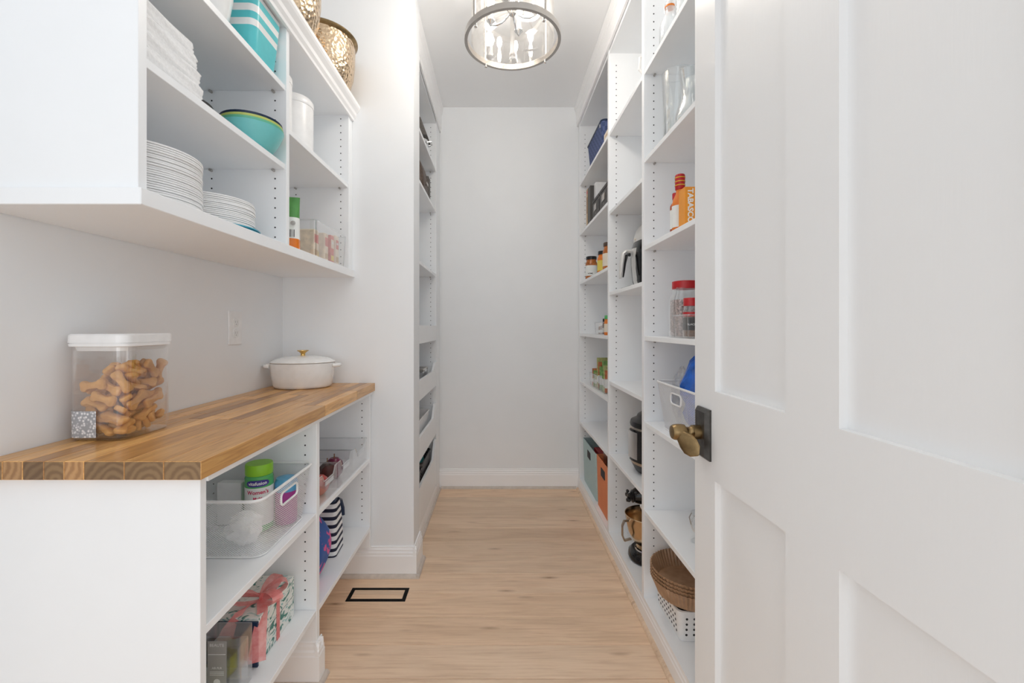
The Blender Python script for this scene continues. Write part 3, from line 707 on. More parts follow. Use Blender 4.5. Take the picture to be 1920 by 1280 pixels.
# ================================================================== generic makers
def rrect(cx, cy, hx, hy, r, z, ns=10, nc=5):
    pts = []
    cs = [(hx-r, hy-r, 0), (-hx+r, hy-r, PI/2), (-hx+r, -hy+r, PI), (hx-r, -hy+r, 1.5*PI)]
    for k, (px, py, a) in enumerate(cs):
        for i in range(nc): t = a+PI/2*i/nc; pts.append((cx+px+r*math.cos(t), cy+py+r*math.sin(t), z))
        e = (px+r*math.cos(a+PI/2), py+r*math.sin(a+PI/2)); nx = cs[(k+1) % 4]; q = (nx[0]+r*math.cos(nx[2]), nx[1]+r*math.sin(nx[2]))
        for i in range(ns): t = i/ns; pts.append((cx+e[0]+(q[0]-e[0])*t, cy+e[1]+(q[1]-e[1])*t, z))
    return pts
def bowl_prof(r0, r1, h, th, power=0.6, n=8, base=0.0):
    out = [(r0, base)]
    for i in range(n+1):
        t = i/n; out.append((r0+(r1-r0)*t**power, base+h*t))
    inn = [(r1-th, base+h)]
    for i in range(n, -1, -1):
        t = i/n; inn.append((max(0.002, r0+(r1-r0)*t**power-th), base+max(th, h*t)))
    return out+inn[1:]+[(0.0005, base+th)]
def jar(name, label, cat, loc, r, h, body, lid, lab=None, group=None, neck=0.78, sq=2.0, lidh=0.018, fill=None, labz=(0.18, 0.68)):
    t = thing(name, label, cat, loc, 0, group); b = B(); hb = h-lidh
    pr = [(0.92, 0.0), (1.0, 0.03), (1.0, 0.72), (0.97, 0.80), (neck, 0.90), (neck, 1.0)]
    b.rings([b.sring(0, 0, hb*z, r*q, r*q, sq, 24) for q, z in pr])
    b.build('body', body, t, True, w=False)
    if fill:
        f = B(); f.rings([f.sring(0, 0, 0.003+hb*0.74*z, r*q*0.92, r*q*0.92, sq, 20) for q, z in ((0.9, 0), (1, 0.04), (1, 1))]); f.build('contents', fill, t, True, w=False)
    B().lathe([(r*neck*1.08, hb-0.004), (r*neck*1.10, hb), (r*neck*1.10, h-0.002), (r*neck*1.04, h)], 24).build('lid', lid, t, True, w=False)
    if lab:
        l = B(); l.rings([l.sring(0, 0, hb*z, r*1.012, r*1.012, sq, 24) for z in labz], False, False); l.build('paper_label', lab, t, True, w=False)
    return t
def box_thing(name, label, cat, x0, x1, y0, y1, z0, z1, mat, rot=0.0, group=None, bev=0.0015):
    cx, cy = (x0+x1)/2, (y0+y1)/2
    return solo(B().box(x0-cx, x1-cx, y0-cy, y1-cy, 0, z1-z0, bev), name, mat, label, cat, (cx, cy, z0), (0, 0, rot), group=group)
def pillow(w, d, h, n=12, m=10, top=0.25, seed=0):
    # a stand-up pouch: width w (x), depth d (y), height h, pinched at the top seam
    b = B(); rg = random.Random(seed); rs = []
    for j in range(m+1):
        t = j/m; f = (1-t**2.2)*0.9+0.1 if t < 1 else 0.04
        if j == 0: f = 0.75
        ring = []
        for i in range(n*2):
            a = 2*PI*i/(n*2); ca, sa = math.cos(a), math.sin(a)
            wob = 1+0.05*math.sin(3*a+seed+5*t)
            ring.append((w/2*math.copysign(abs(ca)**0.5, ca)*(1-0.03*math.sin(PI*t)), d/2*f*math.copysign(abs(sa)**0.8, sa)*wob, h*t))
        rs.append(ring)
    return b.rings(rs)
def blob(rx, ry, rz, seed, amp=0.25, n=14, m=10):
    b = B(); rg = random.Random(seed); ph = [rg.uniform(0, 6.28) for _ in range(8)]; rs = []
    for j in range(m+1):
        th = PI*(0.02+0.96*j/m); ring = []
        for i in range(n):
            a = 2*PI*i/n
            k = 1+amp*(math.sin(3*a+ph[0]+2*th)*0.5+math.sin(5*a+ph[1])*math.sin(4*th+ph[2])*0.5+0.6*math.sin(7*th+ph[3]+2*a))*math.sin(th)
            ring.append((rx*k*math.sin(th)*math.cos(a), ry*k*math.sin(th)*math.sin(a), rz-rz*math.cos(th)*(1+amp*0.2*math.sin(3*a+ph[4]))))
        rs.append(ring)
    zmin = min(p[2] for r in rs for p in r)
    rs = [[(p[0], p[1], p[2]-zmin) for p in r] for r in rs]
    return b.rings(rs)

# ================================================================== WALL CABINET CONTENTS
rg = random.Random(2)
# folded white napkins: four bundles in one pile
nx, ny = -0.80, 0.967
zt = UA+0.0006
for k, (hh, lab) in enumerate(((0.036, 'lowest bundle of folded white napkins on the cabinet shelf'), (0.034, 'second bundle from the bottom of the white napkin pile'), (0.034, 'third bundle up in the white napkin pile'), (0.030, 'topmost bundle of white napkins, sloping at the front'))):
    b = B(); hx, hy = 0.088, 0.092; ph = rg.uniform(0, 6)
    rs = []
    nl = 8
    for j in range(nl+1):
        z = hh*j/nl; f = (0.985 if j % 2 else 1.0)*(1-0.03*(abs(j/nl-0.5)*2)**4)
        pts = rrect(0, 0, hx*f, hy*f, 0.008, z, 12, 3)
        rs.append([(p[0]+0.0015*math.sin(40*p[1]+ph+j), p[1]+0.0015*math.sin(46*p[0]+ph+2*j), p[2]+(0.0022*math.sin(26*p[1]+ph)+0.0018*math.sin(31*p[0]+ph))*(1 if 0 < j else 0)*(1 if j < nl else 0.4)) for p in pts])
    b.rings(rs)
    solo(b, 'napkin_bundle', 'cloth_white', lab, 'napkins', (nx+rg.uniform(-0.003, 0.002)-0.004*k, ny+rg.uniform(-0.003, 0.002)-0.004*k, zt), (0, 0, rg.uniform(-0.02, 0.02)), True, 'folded white napkins in the wall cabinet', ang=60)
    zt += hh+0.0022

def plate_mesh(r, th):
    pr = [(r*0.62, 0.0), (r*0.70, 0.0008), (r*0.97, th-0.0042), (r, th-0.0038), (r*1.001, th-0.001), (r*0.995, th), (r*0.95, th-0.0008), (r*0.70, 0.0020), (0.001, 0.0016)]
    return B().lathe(pr, 48)
def plate_stack(cx, cy, z0, r, n, pitch, mat, label, group, name='plate', jit=0.0016):
    ORD = ('first second third fourth fifth sixth seventh eighth ninth tenth eleventh twelfth thirteenth fourteenth fifteenth sixteenth seventeenth eighteenth nineteenth twentieth twenty-first twenty-second twenty-third').split()
    me = plate_mesh(r, pitch*2.0).mesh(name, True); me.materials.append(M[mat]); z = z0+0.0005
    for i in range(n):
        o = bpy.data.objects.new(name, me); COL.objects.link(o)
        o.location = (cx+rg.uniform(-jit, jit), cy+rg.uniform(-jit, jit), z); o.rotation_euler = (rg.uniform(-0.002, 0.002), rg.uniform(-0.002, 0.002), rg.uniform(0, 6))
        wh = 'lowest' if i == 0 else 'topmost' if i == n-1 else ORD[i]
        tag(o, label.replace('#', wh if i in (0, n-1) else wh+' from the bottom'), 'plate', group); z += pitch
    return z
plate_stack(-0.835, 1.006, 1.448, 0.128, 24, 0.0050, 'paper_white', 'white plate, # in the tall stack of the wall cabinet', 'white plates in the tall near stack')
z = plate_stack(-0.835, 1.268, 1.448, 0.128, 2, 0.0055, 'teal_plate', 'teal plate, # of two under the shorter white stack', 'teal plates under the shorter stack')
plate_stack(-0.838, 1.262, z, 0.119, 15, 0.0050, 'paper_white', 'white plate, # in the shorter stack on teal plates', 'white plates in the shorter stack')

# nested mixing bowls
bx, by = -0.757, 1.340
for k, (r, mat, lab) in enumerate(((0.090, 'teal_light', 'outermost teal mixing bowl of the nested set'), (0.0885, 'mint', 'mint green mixing bowl nested inside the teal one'), (0.0870, 'lime', 'lime yellow mixing bowl nested third in the set'), (0.0855, 'navy', 'innermost navy mixing bowl of the nested set'))):
    solo(B().lathe(bowl_prof(0.045-0.001*k, r, 0.066, 0.0018, 0.55), 40), 'mixing_bowl', mat, lab, 'bowl', (bx, by, UA+0.0006+0.0078*k), (0, 0, 0), True, 'nested mixing bowls in the wall cabinet')
solo(B().lathe(bowl_prof(0.04, 0.075, 0.066, 0.003, 0.6), 32), 'bowl', 'dark_grey', 'dark grey bowl beside the nested colourful mixing bowls', 'bowl', (-0.855, 1.175, UA+0.0006), (0, 0, 0), True)

# striped square bowl
t = thing('striped_bowl', 'deep square teal bowl with white stripes on the cabinet top shelf', 'bowl', (-0.785, 1.352, UBs+0.0006))
H = 0.184
def hw(z): return 0.060+0.018*(z/H)**0.7
bands = [(0.0, 0.094, 'teal', 'body'), (0.094, 0.113, 'white_enamel', 'stripe'), (0.113, 0.133, 'teal', 'stripe'), (0.133, 0.153, 'white_enamel', 'stripe'), (0.153, 0.173, 'teal', 'stripe'), (0.173, H, 'white_enamel', 'rim')]
for z0, z1, mt, nm in bands:
    b = B(); zs = [z0+(z1-z0)*i/4 for i in range(5)]
    rs = [rrect(0, 0, hw(z), hw(z), 0.022, z, 5, 6) for z in zs]
    if z0 == 0: rs = [rrect(0, 0, 0.050, 0.050, 0.018, 0, 5, 6)]+[rrect(0, 0, hw(z), hw(z), 0.022, z, 5, 6) for z in [0.006]+zs[1:]]
    if nm == 'rim': rs += [rrect(0, 0, hw(z)-0.004, hw(z)-0.004, 0.020, z, 5, 6) for z in (H, 0.1, 0.02)]
    b.rings(rs, cap0=(z0 == 0), cap1=(nm == 'rim')).build(nm, mt, t, True, w=False)
solo(B().lathe(bowl_prof(0.035, 0.070, 0.115, 0.003, 0.5), 36), 'bowl', 'white_enamel', 'plain white bowl beside the striped teal bowl', 'bowl', (-0.80, 1.185, UBs+0.0006), (0, 0, 0), True)
# white lidded canisters on the short bay shelf
def canister(y, lab):
    t = thing('canister', lab, 'canister', (-0.82, y, UC+0.0006), 0, 'white canisters in the wall cabinet')
    B().lathe([(0.070, 0), (0.074, 0.004), (0.075, 0.20), (0.074, 0.208)], 36).build('body', 'white_plastic', t, True, w=False)
    B().lathe([(0.0755, 0.208), (0.0765, 0.212), (0.0755, 0.230), (0.068, 0.240), (0.04, 0.244), (0.001, 0.245)], 36).build('lid', 'white_plastic', t, True, w=False)
canister(1.746, 'white lidded canister standing clear in the far cabinet bay')
canister(1.562, 'white lidded canister half hidden behind the cabinet divider')
# tubs on top
def tub(y, lab):
    t = thing('beverage_tub', lab, 'tub', (-0.775, y, 2.1876), 0, 'hammered metal tubs on the wall cabinet')
    pr = [(0.055, 0.0), (0.09, 0.012), (0.118, 0.045), (0.133, 0.095), (0.139, 0.15), (0.1405, 0.205), (0.140, 0.235)]
    B().lathe(pr+[(0.137, 0.235), (0.136, 0.15), (0.115, 0.05), (0.001, 0.01)], 56).build('body', 'hammered', t, True, w=False)
    B().lathe([(0.139, 0.232), (0.149, 0.240), (0.1515, 0.246), (0.149, 0.250), (0.138, 0.246), (0.137, 0.236)], 56, caps=False).build('rolled_rim', 'bronze', t, True, w=False)
tub(1.915, 'hammered copper-gold tub on the wall cabinet nearest the partition wall')
tub(1.540, 'hammered copper-gold tub farther from the partition wall')

# bottom of far bay: snack bag, clear bin, packets
t = thing('chip_bag', 'green, white and orange snack bag standing beside the cabinet divider', 'bag', (-0.748, 1.522, 1.4486), 0.25)
b = pillow(0.105, 0.065, 0.185, seed=1)
bag = b.build('pouch', 'chips_green', t, True, w=False)
def cut_material(o, stops):
    # printed zones by height on one pouch
    for z0, m in stops: o.data.materials.append(M[m])
    for f in o.data.polygons:
        for i, (z0, m) in enumerate(stops):
            if f.center.z < z0: f.material_index = i+1; break
cut_material(bag, [(0.035, 'sauce_orange'), (0.115, 'label_white')])
for i in range(6): B().box(0.008+0.006*i, 0.008+0.006*i+0.0015+0.001*(i % 2), -0.0335, -0.0330, 0.040, 0.066).build('barcode_bar', 'print_black', t, w=False)
B().lathe([(0.008, -0.0003), (0.008, 0.0003)], 16, (0.036, -0.0335, 0.088), 'y').build('printed_seal', 'print_grey', t, w=False)
lettering('SEA SALT', 0.012, 'print_black', t, (0.0, -0.0335, 0.10), (1, 0, 0), (0, 0, 1))
bn = thing('storage_bin', 'clear plastic bin of snack packets in the far cabinet bay', 'bin', (-0.79, 1.85, 1.4486))
def clear_bin(root, hx, hy, h, r=0.012, mat='clear_plastic', taper=0.94):
    b = B(); th = 0.0025
    b.rings([rrect(0, 0, hx*taper, hy*taper, r, 0.0), rrect(0, 0, hx, hy, r, h), rrect(0, 0, hx-th, hy-th, r-0.002, h), rrect(0, 0, hx*taper-th, hy*taper-th, r-0.002, th)])
    w_ = b.build('walls', mat, root, True, w=False)
    B().tube(rrect(0, 0, hx, hy, r, h), 0.0022, 6, True).build('rim', 'clear_rim', root, True, w=False)
    for sx, sy in ((1, 1), (1, -1), (-1, 1), (-1, -1)):
        B().tube([(sx*(hx*taper-r*0.3), sy*(hy*taper-r*0.3), 0.003), (sx*(hx-r*0.3), sy*(hy-r*0.3), h)], 0.0016, 6).build('corner_edge', 'clear_rim', root, True, w=False)
clear_bin(bn, 0.088, 0.165, 0.145)
pk = [(-0.735, 1.735, 'packet_cream', 'cream snack packet at the near end of the clear cabinet bin', 0.11), (-0.755, 1.79, 'cream', 'pale biscuit packet second from the near end of the clear bin', 0.125), (-0.735, 1.84, 'packet_cream', 'tan cracker packet in the middle of the clear bin', 0.12), (-0.735, 1.905, 'packet_red', 'red and cream packet near the far end of the clear bin', 0.125), (-0.735, 1.962, 'cream', 'cream popcorn packet with red lettering at the bin\'s far end', 0.135)]
for i, (px, py, mt, lab, hh) in enumerate(pk):
    t = thing('snack_packet', lab, 'packet', (px-0.034, py, 1.4535), 0, 'snack packets in the clear cabinet bin')
    B().box(-0.045, 0.045, -0.019, 0.019, 0, hh, 0.004, 2).build('carton', mt, t, w=False)
    q = B().box(0.0451, 0.0455, -0.015, 0.015, hh*0.55, hh*0.85); q.build('printed_panel', 'packet_red' if mt != 'packet_red' else 'cream', t, w=False)
    B().box(0.0451, 0.0455, -0.015, 0.015, hh*0.12, hh*0.3).build('printed_panel', 'packet_yellow' if i % 2 else 'tan', t, w=False)
    if i in (3, 4): lettering('HEY', 0.012, 'print_white', t, (0.0458, 0, hh*0.72), (0, 1, 0), (0, 0, 1), 0.0004)

# ================================================================== COUNTER: BISCUIT CONTAINER, DUTCH OVEN
CTZ = 0.9145
t = thing('food_container', 'clear square canister with white lid on the butcher block counter', 'container', (-0.938, 1.0925, CTZ+0.0005))
b = B(); hx, hy, r_ = 0.067, 0.0775, 0.024
b.rings([rrect(0, 0, hx-0.006, hy-0.006, r_, 0.0, 6, 8), rrect(0, 0, hx-0.002, hy-0.002, r_, 0.004, 6, 8), rrect(0, 0, hx, hy, r_, 0.02, 6, 8), rrect(0, 0, hx, hy, r_, 0.218, 6, 8), rrect(0, 0, hx-0.0025, hy-0.0025, r_-0.002, 0.218, 6, 8), rrect(0, 0, hx-0.003, hy-0.003, r_-0.002, 0.006, 6, 8)])
b.build('body', 'container_plastic', t, True, w=False)
B().rings([rrect(0, 0, hx-0.005, hy-0.005, r_, 0.0002, 6, 8), rrect(0, 0, hx-0.003, hy-0.003, r_, 0.0035, 6, 8)]).build('base_ring', 'clear_rim', t, True, w=False)
lid = B(); lid.rings([rrect(0, 0, hx-0.006, hy-0.006, r_, 0.209, 6, 8), rrect(0, 0, hx-0.004, hy-0.004, r_, 0.2185, 6, 8), rrect(0, 0, hx+0.0045, hy+0.0045, r_+0.002, 0.2200, 6, 8), rrect(0, 0, hx+0.005, hy+0.005, r_+0.002, 0.226, 6, 8), rrect(0, 0, hx+0.0035, hy+0.0035, r_+0.002, 0.2262, 6, 8), rrect(0, 0, hx+0.0035, hy+0.0035, r_+0.002, 0.228, 6, 8), rrect(0, 0, hx+0.0055, hy+0.0055, r_+0.002, 0.2285, 6, 8), rrect(0, 0, hx+0.005, hy+0.005, r_+0.002, 0.246, 6, 8), rrect(0, 0, hx+0.002, hy+0.002, r_, 0.249, 6, 8)])
lid.build('lid', 'white_plastic', t, True, w=False)
st = [(-hx+r_+(r_+0.0006)*math.cos(a), -hy+r_+(r_+0.0006)*math.sin(a)) for a in [PI*(1.14+0.36*i/8) for i in range(9)]]+[(0.004, -hy-0.0006)]
B().quadstrip([(p[0], p[1], 0.008) for p in st], [(p[0], p[1], 0.070) for p in st]).build('sticker', 'glitter', t, True, w=False, label='silver glitter sticker')
def bone_mesh():
    L, r = 0.021, 0.0078
    def arc(cx, cy, a0, a1, n=6): return [(cx+r*math.cos(a0+(a1-a0)*i/n), cy+r*math.sin(a0+(a1-a0)*i/n)) for i in range(n+1)]
    o = arc(L, 0.0055, -PI*0.1, PI*0.85)+[(0.004, 0.0078), (-0.004, 0.0078)]+arc(-L, 0.0055, PI*0.15, PI*1.1)+arc(-L, -0.0055, PI*0.9, PI*1.85)+[(-0.004, -0.0078), (0.004, -0.0078)]+arc(L, -0.0055, -PI*0.85, PI*0.1)
    b = B(); rs = []
    for z, f in ((-0.0056, 0.80), (-0.0046, 0.93), (-0.002, 1.0), (0.002, 1.0), (0.0046, 0.93), (0.0056, 0.80)):
        rs.append([(x-math.copysign((1-f)*0.012, x) if abs(x) > 0.008 else x, y*f if abs(y) > 0 else y, z) for x, y in o])
    b.rings(rs); me = b.mesh('dog_biscuit', True, 50); me.materials.append(M['biscuit']); return me
bm_ = bone_mesh()
for q in BONES:
    o = bpy.data.objects.new('dog_biscuit', bm_); COL.objects.link(o)
    o.location = (-0.938+q[0], 1.0925+q[1], CTZ+0.0075+q[2]); o.rotation_euler = q[3:]
    tag(o, 'tan bone-shaped dog biscuit piled inside the clear counter canister', 'biscuit', 'dog biscuits in the canister')

t = thing('dutch_oven', 'white enamel dutch oven with gold lid knob at the counter corner', 'pot', (-0.868, 1.94, CTZ+0.0005), math.radians(14))
a_, b_ = 0.136, 0.104
def oval(f, z): return [(a_*f*math.cos(2*PI*i/48), b_*f*math.sin(2*PI*i/48), z) for i in range(48)]
B().rings([oval(0.80, 0), oval(0.86, 0.003), oval(0.90, 0.012), oval(0.955, 0.06), oval(0.985, 0.108), oval(0.95, 0.108), oval(0.92, 0.06), oval(0.85, 0.01)]).build('pot_body', 'white_enamel', t, True, w=False)
for s_ in (-1, 1):
    b = B(); pts = []
    for i in range(11):
        a = -PI/2+PI*i/10; pts.append((s_*(a_*0.94+0.028*math.cos(a)), 0.040*math.sin(a)*1.0, 0.096))
    b.loft(pts, [(0.008, 0.006)]*11, (0, 0, 1), 10); b.build('handle', 'white_enamel', t, True, w=False)
ld = B().rings([oval(0.985, 0.1095), oval(1.0, 0.112), oval(0.97, 0.116), oval(0.80, 0.128), oval(0.5, 0.136), oval(0.2, 0.139)]).build('lid', 'white_enamel', t, True, w=False)
B().lathe([(0.011, 0.138), (0.009, 0.144), (0.010, 0.150), (0.018, 0.157), (0.024, 0.160), (0.0235, 0.163), (0.001, 0.163)], 28).build('knob', 'gold', ld, True, w=False, label='gold flared knob')

# ================================================================== BASE CABINET CONTENTS
def mesh_bin(root, rim, bot, h, hole=None, holeside='+x', r=0.03):
    # rim/bot = (cx, cy, hx, hy) local; wire-mesh walls with a cut-out handle
    b = B(); nl = 14; rs = []
    for j in range(nl+1):
        f = j/nl; q = [bot[i]+(rim[i]-bot[i])*f for i in range(4)]
        rs.append(rrect(q[0], q[1], q[2], q[3], r, h*f, 30, 6))
    b.rings(rs, True, False)
    if hole:
        y0, y1, z0, z1 = hole; kill = []
        for f in b.bm.faces:
            c = f.calc_center_median()
            if (c.x > 0) == (holeside == '+x') and abs(c.x) > abs(rim[2])*0.8 and y0 < c.y < y1 and z0 < c.z < z1 and len(f.verts) == 4: kill.append(f)
        ys = [v.co.y for f in kill for v in f.verts]; zs = [v.co.z for f in kill for v in f.verts]; xs = [v.co.x for f in kill for v in f.verts]
        bmesh.ops.delete(b.bm, geom=kill, context='FACES_ONLY')
        y0, y1, z0, z1 = min(ys), max(ys), min(zs), max(zs); xm = sum(xs)/len(xs)
    wl = b.build('mesh_walls', 'wire_mesh', root, True, w=False)
    B().tube(rs[-1], 0.0042, 8, True).build('rim', 'white_plastic', root, True, w=False)
    B().tube(rs[0], 0.0025, 6, True).build('base_wire', 'white_plastic', root, True, w=False)
    if hole:
        fr = [(xm+0.001*(1 if holeside == '+x' else -1), p[0], p[1]) for p in [(q[0], q[1]) for q in rrect((y0+y1)/2, (z0+z1)/2, (y1-y0)/2, (z1-z0)/2, min((z1-z0), (y1-y0))*0.35, 0, 3, 4)]]
        B().tube(fr, 0.0032, 8, True).build('handle_ring', 'white_plastic', root, True, w=False)
t = thing('mesh_basket', 'white metal mesh basket on the base cabinet shelf under the counter', 'basket', (-0.80, 1.28, SA+0.004))
mesh_bin(t, (0, 0.0, 0.19, 0.162), (0.0, 0.016, 0.168, 0.130), 0.166, (-0.04, 0.055, 0.112, 0.148))
# vitamin bottle
def vitamin(loc, lab, mats, txt, ang):
    t = thing('vitamin_bottle', lab, 'bottle', loc, 0, 'vitamin bottles in the mesh basket'); r = 0.0385
    B().lathe([(r*0.9, 0), (r, 0.004), (r, 0.158), (r*0.96, 0.163), (r*0.88, 0.166), (r*0.84, 0.168)], 32).build('body', mats[0], t, True, w=False)
    B().lathe([(r*0.97, 0.166), (r*0.99, 0.168), (r*0.99, 0.194), (r*0.95, 0.198)], 40).build('cap', mats[1], t, True, w=False)
    if txt:
        B().lathe([(r+0.0006, 0.02), (r+0.0006, 0.132)], 36, caps=False).build('paper_label', 'label_white', t, True, w=False)
        B().lathe([(r+0.0006, 0.132), (r+0.0006, 0.157)], 36, caps=False).build('label_band', 'bottle_green', t, True, w=False)
        q = B(); n = 20; rows_ = []
        va = [((r+0.0011)*math.cos(ang+(i/n-0.5)*1.7), (r+0.0011)*math.sin(ang+(i/n-0.5)*1.7), 0.1455-0.0095*math.sqrt(max(0, 1-(abs(i/n-0.5)*2)**4))) for i in range(n+1)]
        vb = [(p[0], p[1], 2*0.1455-p[2]) for p in va]
        q.quadstrip(va, vb); q.build('logo_panel', 'label_purple', t, True, w=False)
        lettering_round('vitafusion', 0.0135, 'print_white', t, r+0.001, ang, 0.1455, 0.0002)
        lettering_round("Women's", 0.0155, 'print_red', t, r+0.0004, ang, 0.119, 0.0004)
        lettering_round('Multi', 0.012, 'print_red', t, r+0.0004, ang, 0.101, 0.0004)
    return t
vitamin((-0.728, 1.330, SA+0.0075), 'green-capped vitamin gummy bottle with purple logo in the mesh basket', ('bottle_green', 'cap_green'), True, math.radians(-68))
jar('bottle', 'dark green bottle tucked behind the vitamin bottle', 'bottle', (-0.775, 1.385, SA+0.006), 0.024, 0.165, 'bottle_green', 'teal_plate', neck=0.8)
t = thing('round_tub', 'blue and magenta round tub seen through the basket handle', 'tub', (-0.668, 1.375, SA+0.0075))
B().lathe([(0.030, 0), (0.032, 0.01), (0.032, 0.10)], 28).build('body', 'magenta', t, True, w=False)
B().lathe([(0.0325, 0.100), (0.033, 0.125), (0.028, 0.138), (0.001, 0.142)], 28).build('lid', 'blue_light', t, True, w=False)
box_thing('card_box', 'blank white card box behind the vitamin bottle in the basket', 'box', -0.87, -0.795, 1.35, 1.38, SA+0.006, SA+0.135, 'white_plastic')
solo(blob(0.07, 0.065, 0.062, 3, 0.35, 18, 12), 'plastic_bag', 'bag_film', 'crumpled clear plastic bag at the near end of the mesh basket', 'bag', (-0.885, 1.235, SA+0.008), (0, 0, 0.4))
solo(blob(0.045, 0.035, 0.045, 8, 0.35, 18, 12), 'plastic_bag', 'white_plastic', 'crumpled white plastic bag low in the mesh basket', 'bag', (-0.71, 1.225, SA+0.008), (0, 0, 0.1))

# bottom shelf of the near bay: gift set
SBZ = SB+0.0006
t = thing('gift_box', 'tropical leaf-print gift box with coral ribbon on the lowest shelf', 'gift box', (-0.755, 1.316, SBZ))
B().box(-0.09, 0.09, -0.104, 0.104, 0, 0.068, 0.001).build('base', 'tropical', t, w=False)
B().box(-0.0905, 0.0905, -0.1045, 0.1045, 0.0695, 0.131, 0.001).build('lid', 'tropical', t, w=False)
B().box(-0.0895, 0.0895, -0.1035, 0.1035, 0.0675, 0.0700).build('seam', 'print_black', t, w=False)
B().box(-0.091, 0.091, -0.112, -0.105, 0.0, 0.124, 0.001).build('end_flap', 'navy', t, w=False, label='navy end flap')
b = B(); yr = 0.0; ww = 0.009
b.box(0.0912, 0.0922, yr-ww, yr+ww, 0.0, 0.1325).box(-0.0915, 0.0922, yr-ww, yr+ww, 0.1318, 0.1328)
b.build('ribbon_band', 'ribbon', t, w=False)
def bow(pts, wds, name, par):
    q = B(); pts = [Vector(p) for p in pts]; A, C = [], []
    for i, p in enumerate(pts):
        d = Vector(wds[i]); A.append(tuple(p-d)); C.append(tuple(p+d))
    q.quadstrip(A, C); return q.build(name, 'ribbon', par, True, w=False)
for (dx, dy_, s_) in ((0.075, -0.045, 1), (-0.06, -0.05, -1), (0.02, 0.07, 1), (0.06, 0.04, -1)):
    c0 = Vector((0.055, -0.03, 0.137)); pts = []; wds = []
    for i in range(13):
        a = 2*PI*i/12; pts.append(c0+Vector((dx*0.5*(1-math.cos(a)), dy_*0.5*(1-math.cos(a)), 0.030*abs(math.sin(a/2))+0.018*math.sin(a)))); wds.append(Vector((-dy_, dx, 0)).normalized()*0.016*(0.3+0.7*math.sin(a/2)))
    bow(pts, wds, 'bow_loop', t)
for pts in ([(0.055, -0.03, 0.138), (0.085, -0.075, 0.135), (0.099, -0.115, 0.105), (0.100, -0.128, 0.06), (0.098, -0.133, 0.03)], [(0.05, -0.03, 0.138), (0.03, -0.085, 0.14), (0.02, -0.122, 0.12), (0.01, -0.130, 0.085)]):
    bow(pts, [Vector((0.006+0.004*i, 0.010, 0.0)) for i in range(len(pts))], 'ribbon_tail', t)
t = thing('soap_carton', 'clear bottle of hand soap with grey label in front of the gift box', 'bottle', (-0.705, 1.142, SBZ))
B().box(-0.047, 0.047, -0.028, 0.028, 0, 0.150, 0.004, 2).build('bottle', 'bag_film', t, w=False)
B().box(-0.040, 0.040, -0.022, 0.022, 0.004, 0.118, 0.004, 2).build('contents', 'clear_rim', t, w=False)
B().box(-0.036, 0.012, -0.0292, -0.0284, 0.012, 0.138).build('paper_label', 'print_grey', t, w=False, label='grey label with white print')
lettering('BEAUTE', 0.0105, 'print_white', t, (-0.012, -0.0294, 0.128), (1, 0, 0), (0, 0, 1))
lettering('AIR PUR', 0.007, 'print_white', t, (-0.012, -0.0294, 0.070), (1, 0, 0), (0, 0, 1))
B().box(-0.034, 0.010, -0.0298, -0.0293, 0.104, 0.1055).build('printed_line', 'print_white', t, w=False)
for zz in (0.060, 0.056, 0.052): B().box(-0.030, 0.006, -0.0298, -0.0293, zz, zz+0.0012).build('printed_line', 'print_white', t, w=False)
B().lathe([(0.0085, -0.0002), (0.0085, 0.0002)], 20, (-0.012, -0.0296, 0.034), 'y').build('printed_seal', 'print_white', t, w=False)
jar('oil_jar', 'olive oil jar with yellow label beside the cabinet end panel', 'jar', (-0.752, 1.045, SBZ), 0.036, 0.14, 'jar_olive', 'black', 'jar_yellow', neck=0.6, labz=(0.05, 0.42))

# far bay, middle shelf: clear bins with produce
def bin_front(y0, y1, lab):
    cy = (y0+y1)/2; t = thing('storage_bin', lab, 'bin', (-0.735, cy, SA+0.0006), 0, 'clear fridge bins under the counter'); hy = (y1-y0)/2-0.002
    b = B(); hx = 0.122; h = 0.100; th = 0.0025
    for (x0, x1, ya, yb, z0, z1) in ((-hx, hx, -hy, hy, 0, th), (-hx, -hx+th, -hy, hy, th, h), (-hx+th, hx-th, -hy, -hy+th, th, h), (-hx+th, hx-th, hy-th, hy, th, h)): b.box(x0, x1, ya, yb, z0, z1)
    b.build('walls', 'clear_plastic', t, w=False)
    B().prism([(-hy, 0), (hy, 0), (hy, h), (hy*0.72, h), (hy*0.5, h*0.74), (-hy*0.5, h*0.74), (-hy*0.72, h), (-hy, h)], 'x', hx-th, hx).build('front_panel', 'clear_plastic', t, w=False)
    B().tube([(hx, -hy, h), (hx, -hy*0.72, h), (hx, -hy*0.5, h*0.74), (hx, hy*0.5, h*0.74), (hx, hy*0.72, h), (hx, hy, h), (-hx, hy, h), (-hx, -hy, h)], 0.0018, 6, True).build('rim', 'clear_rim', t, True, w=False)
    B().box(hx+0.0003, hx+0.004, -hy*0.45, hy*0.45, h*0.55, h*0.70, 0.001).build('grip_bar', 'clear_rim', t, w=False)
    return t
bin_front(1.492, 1.664, 'clear plastic bin with a red apple, nearest the cabinet divider')
bin_front(1.668, 1.836, 'clear plastic bin of red onions and avocados, middle of three')
bin_front(1.840, 2.040, 'empty clear plastic bin beside the partition wall')
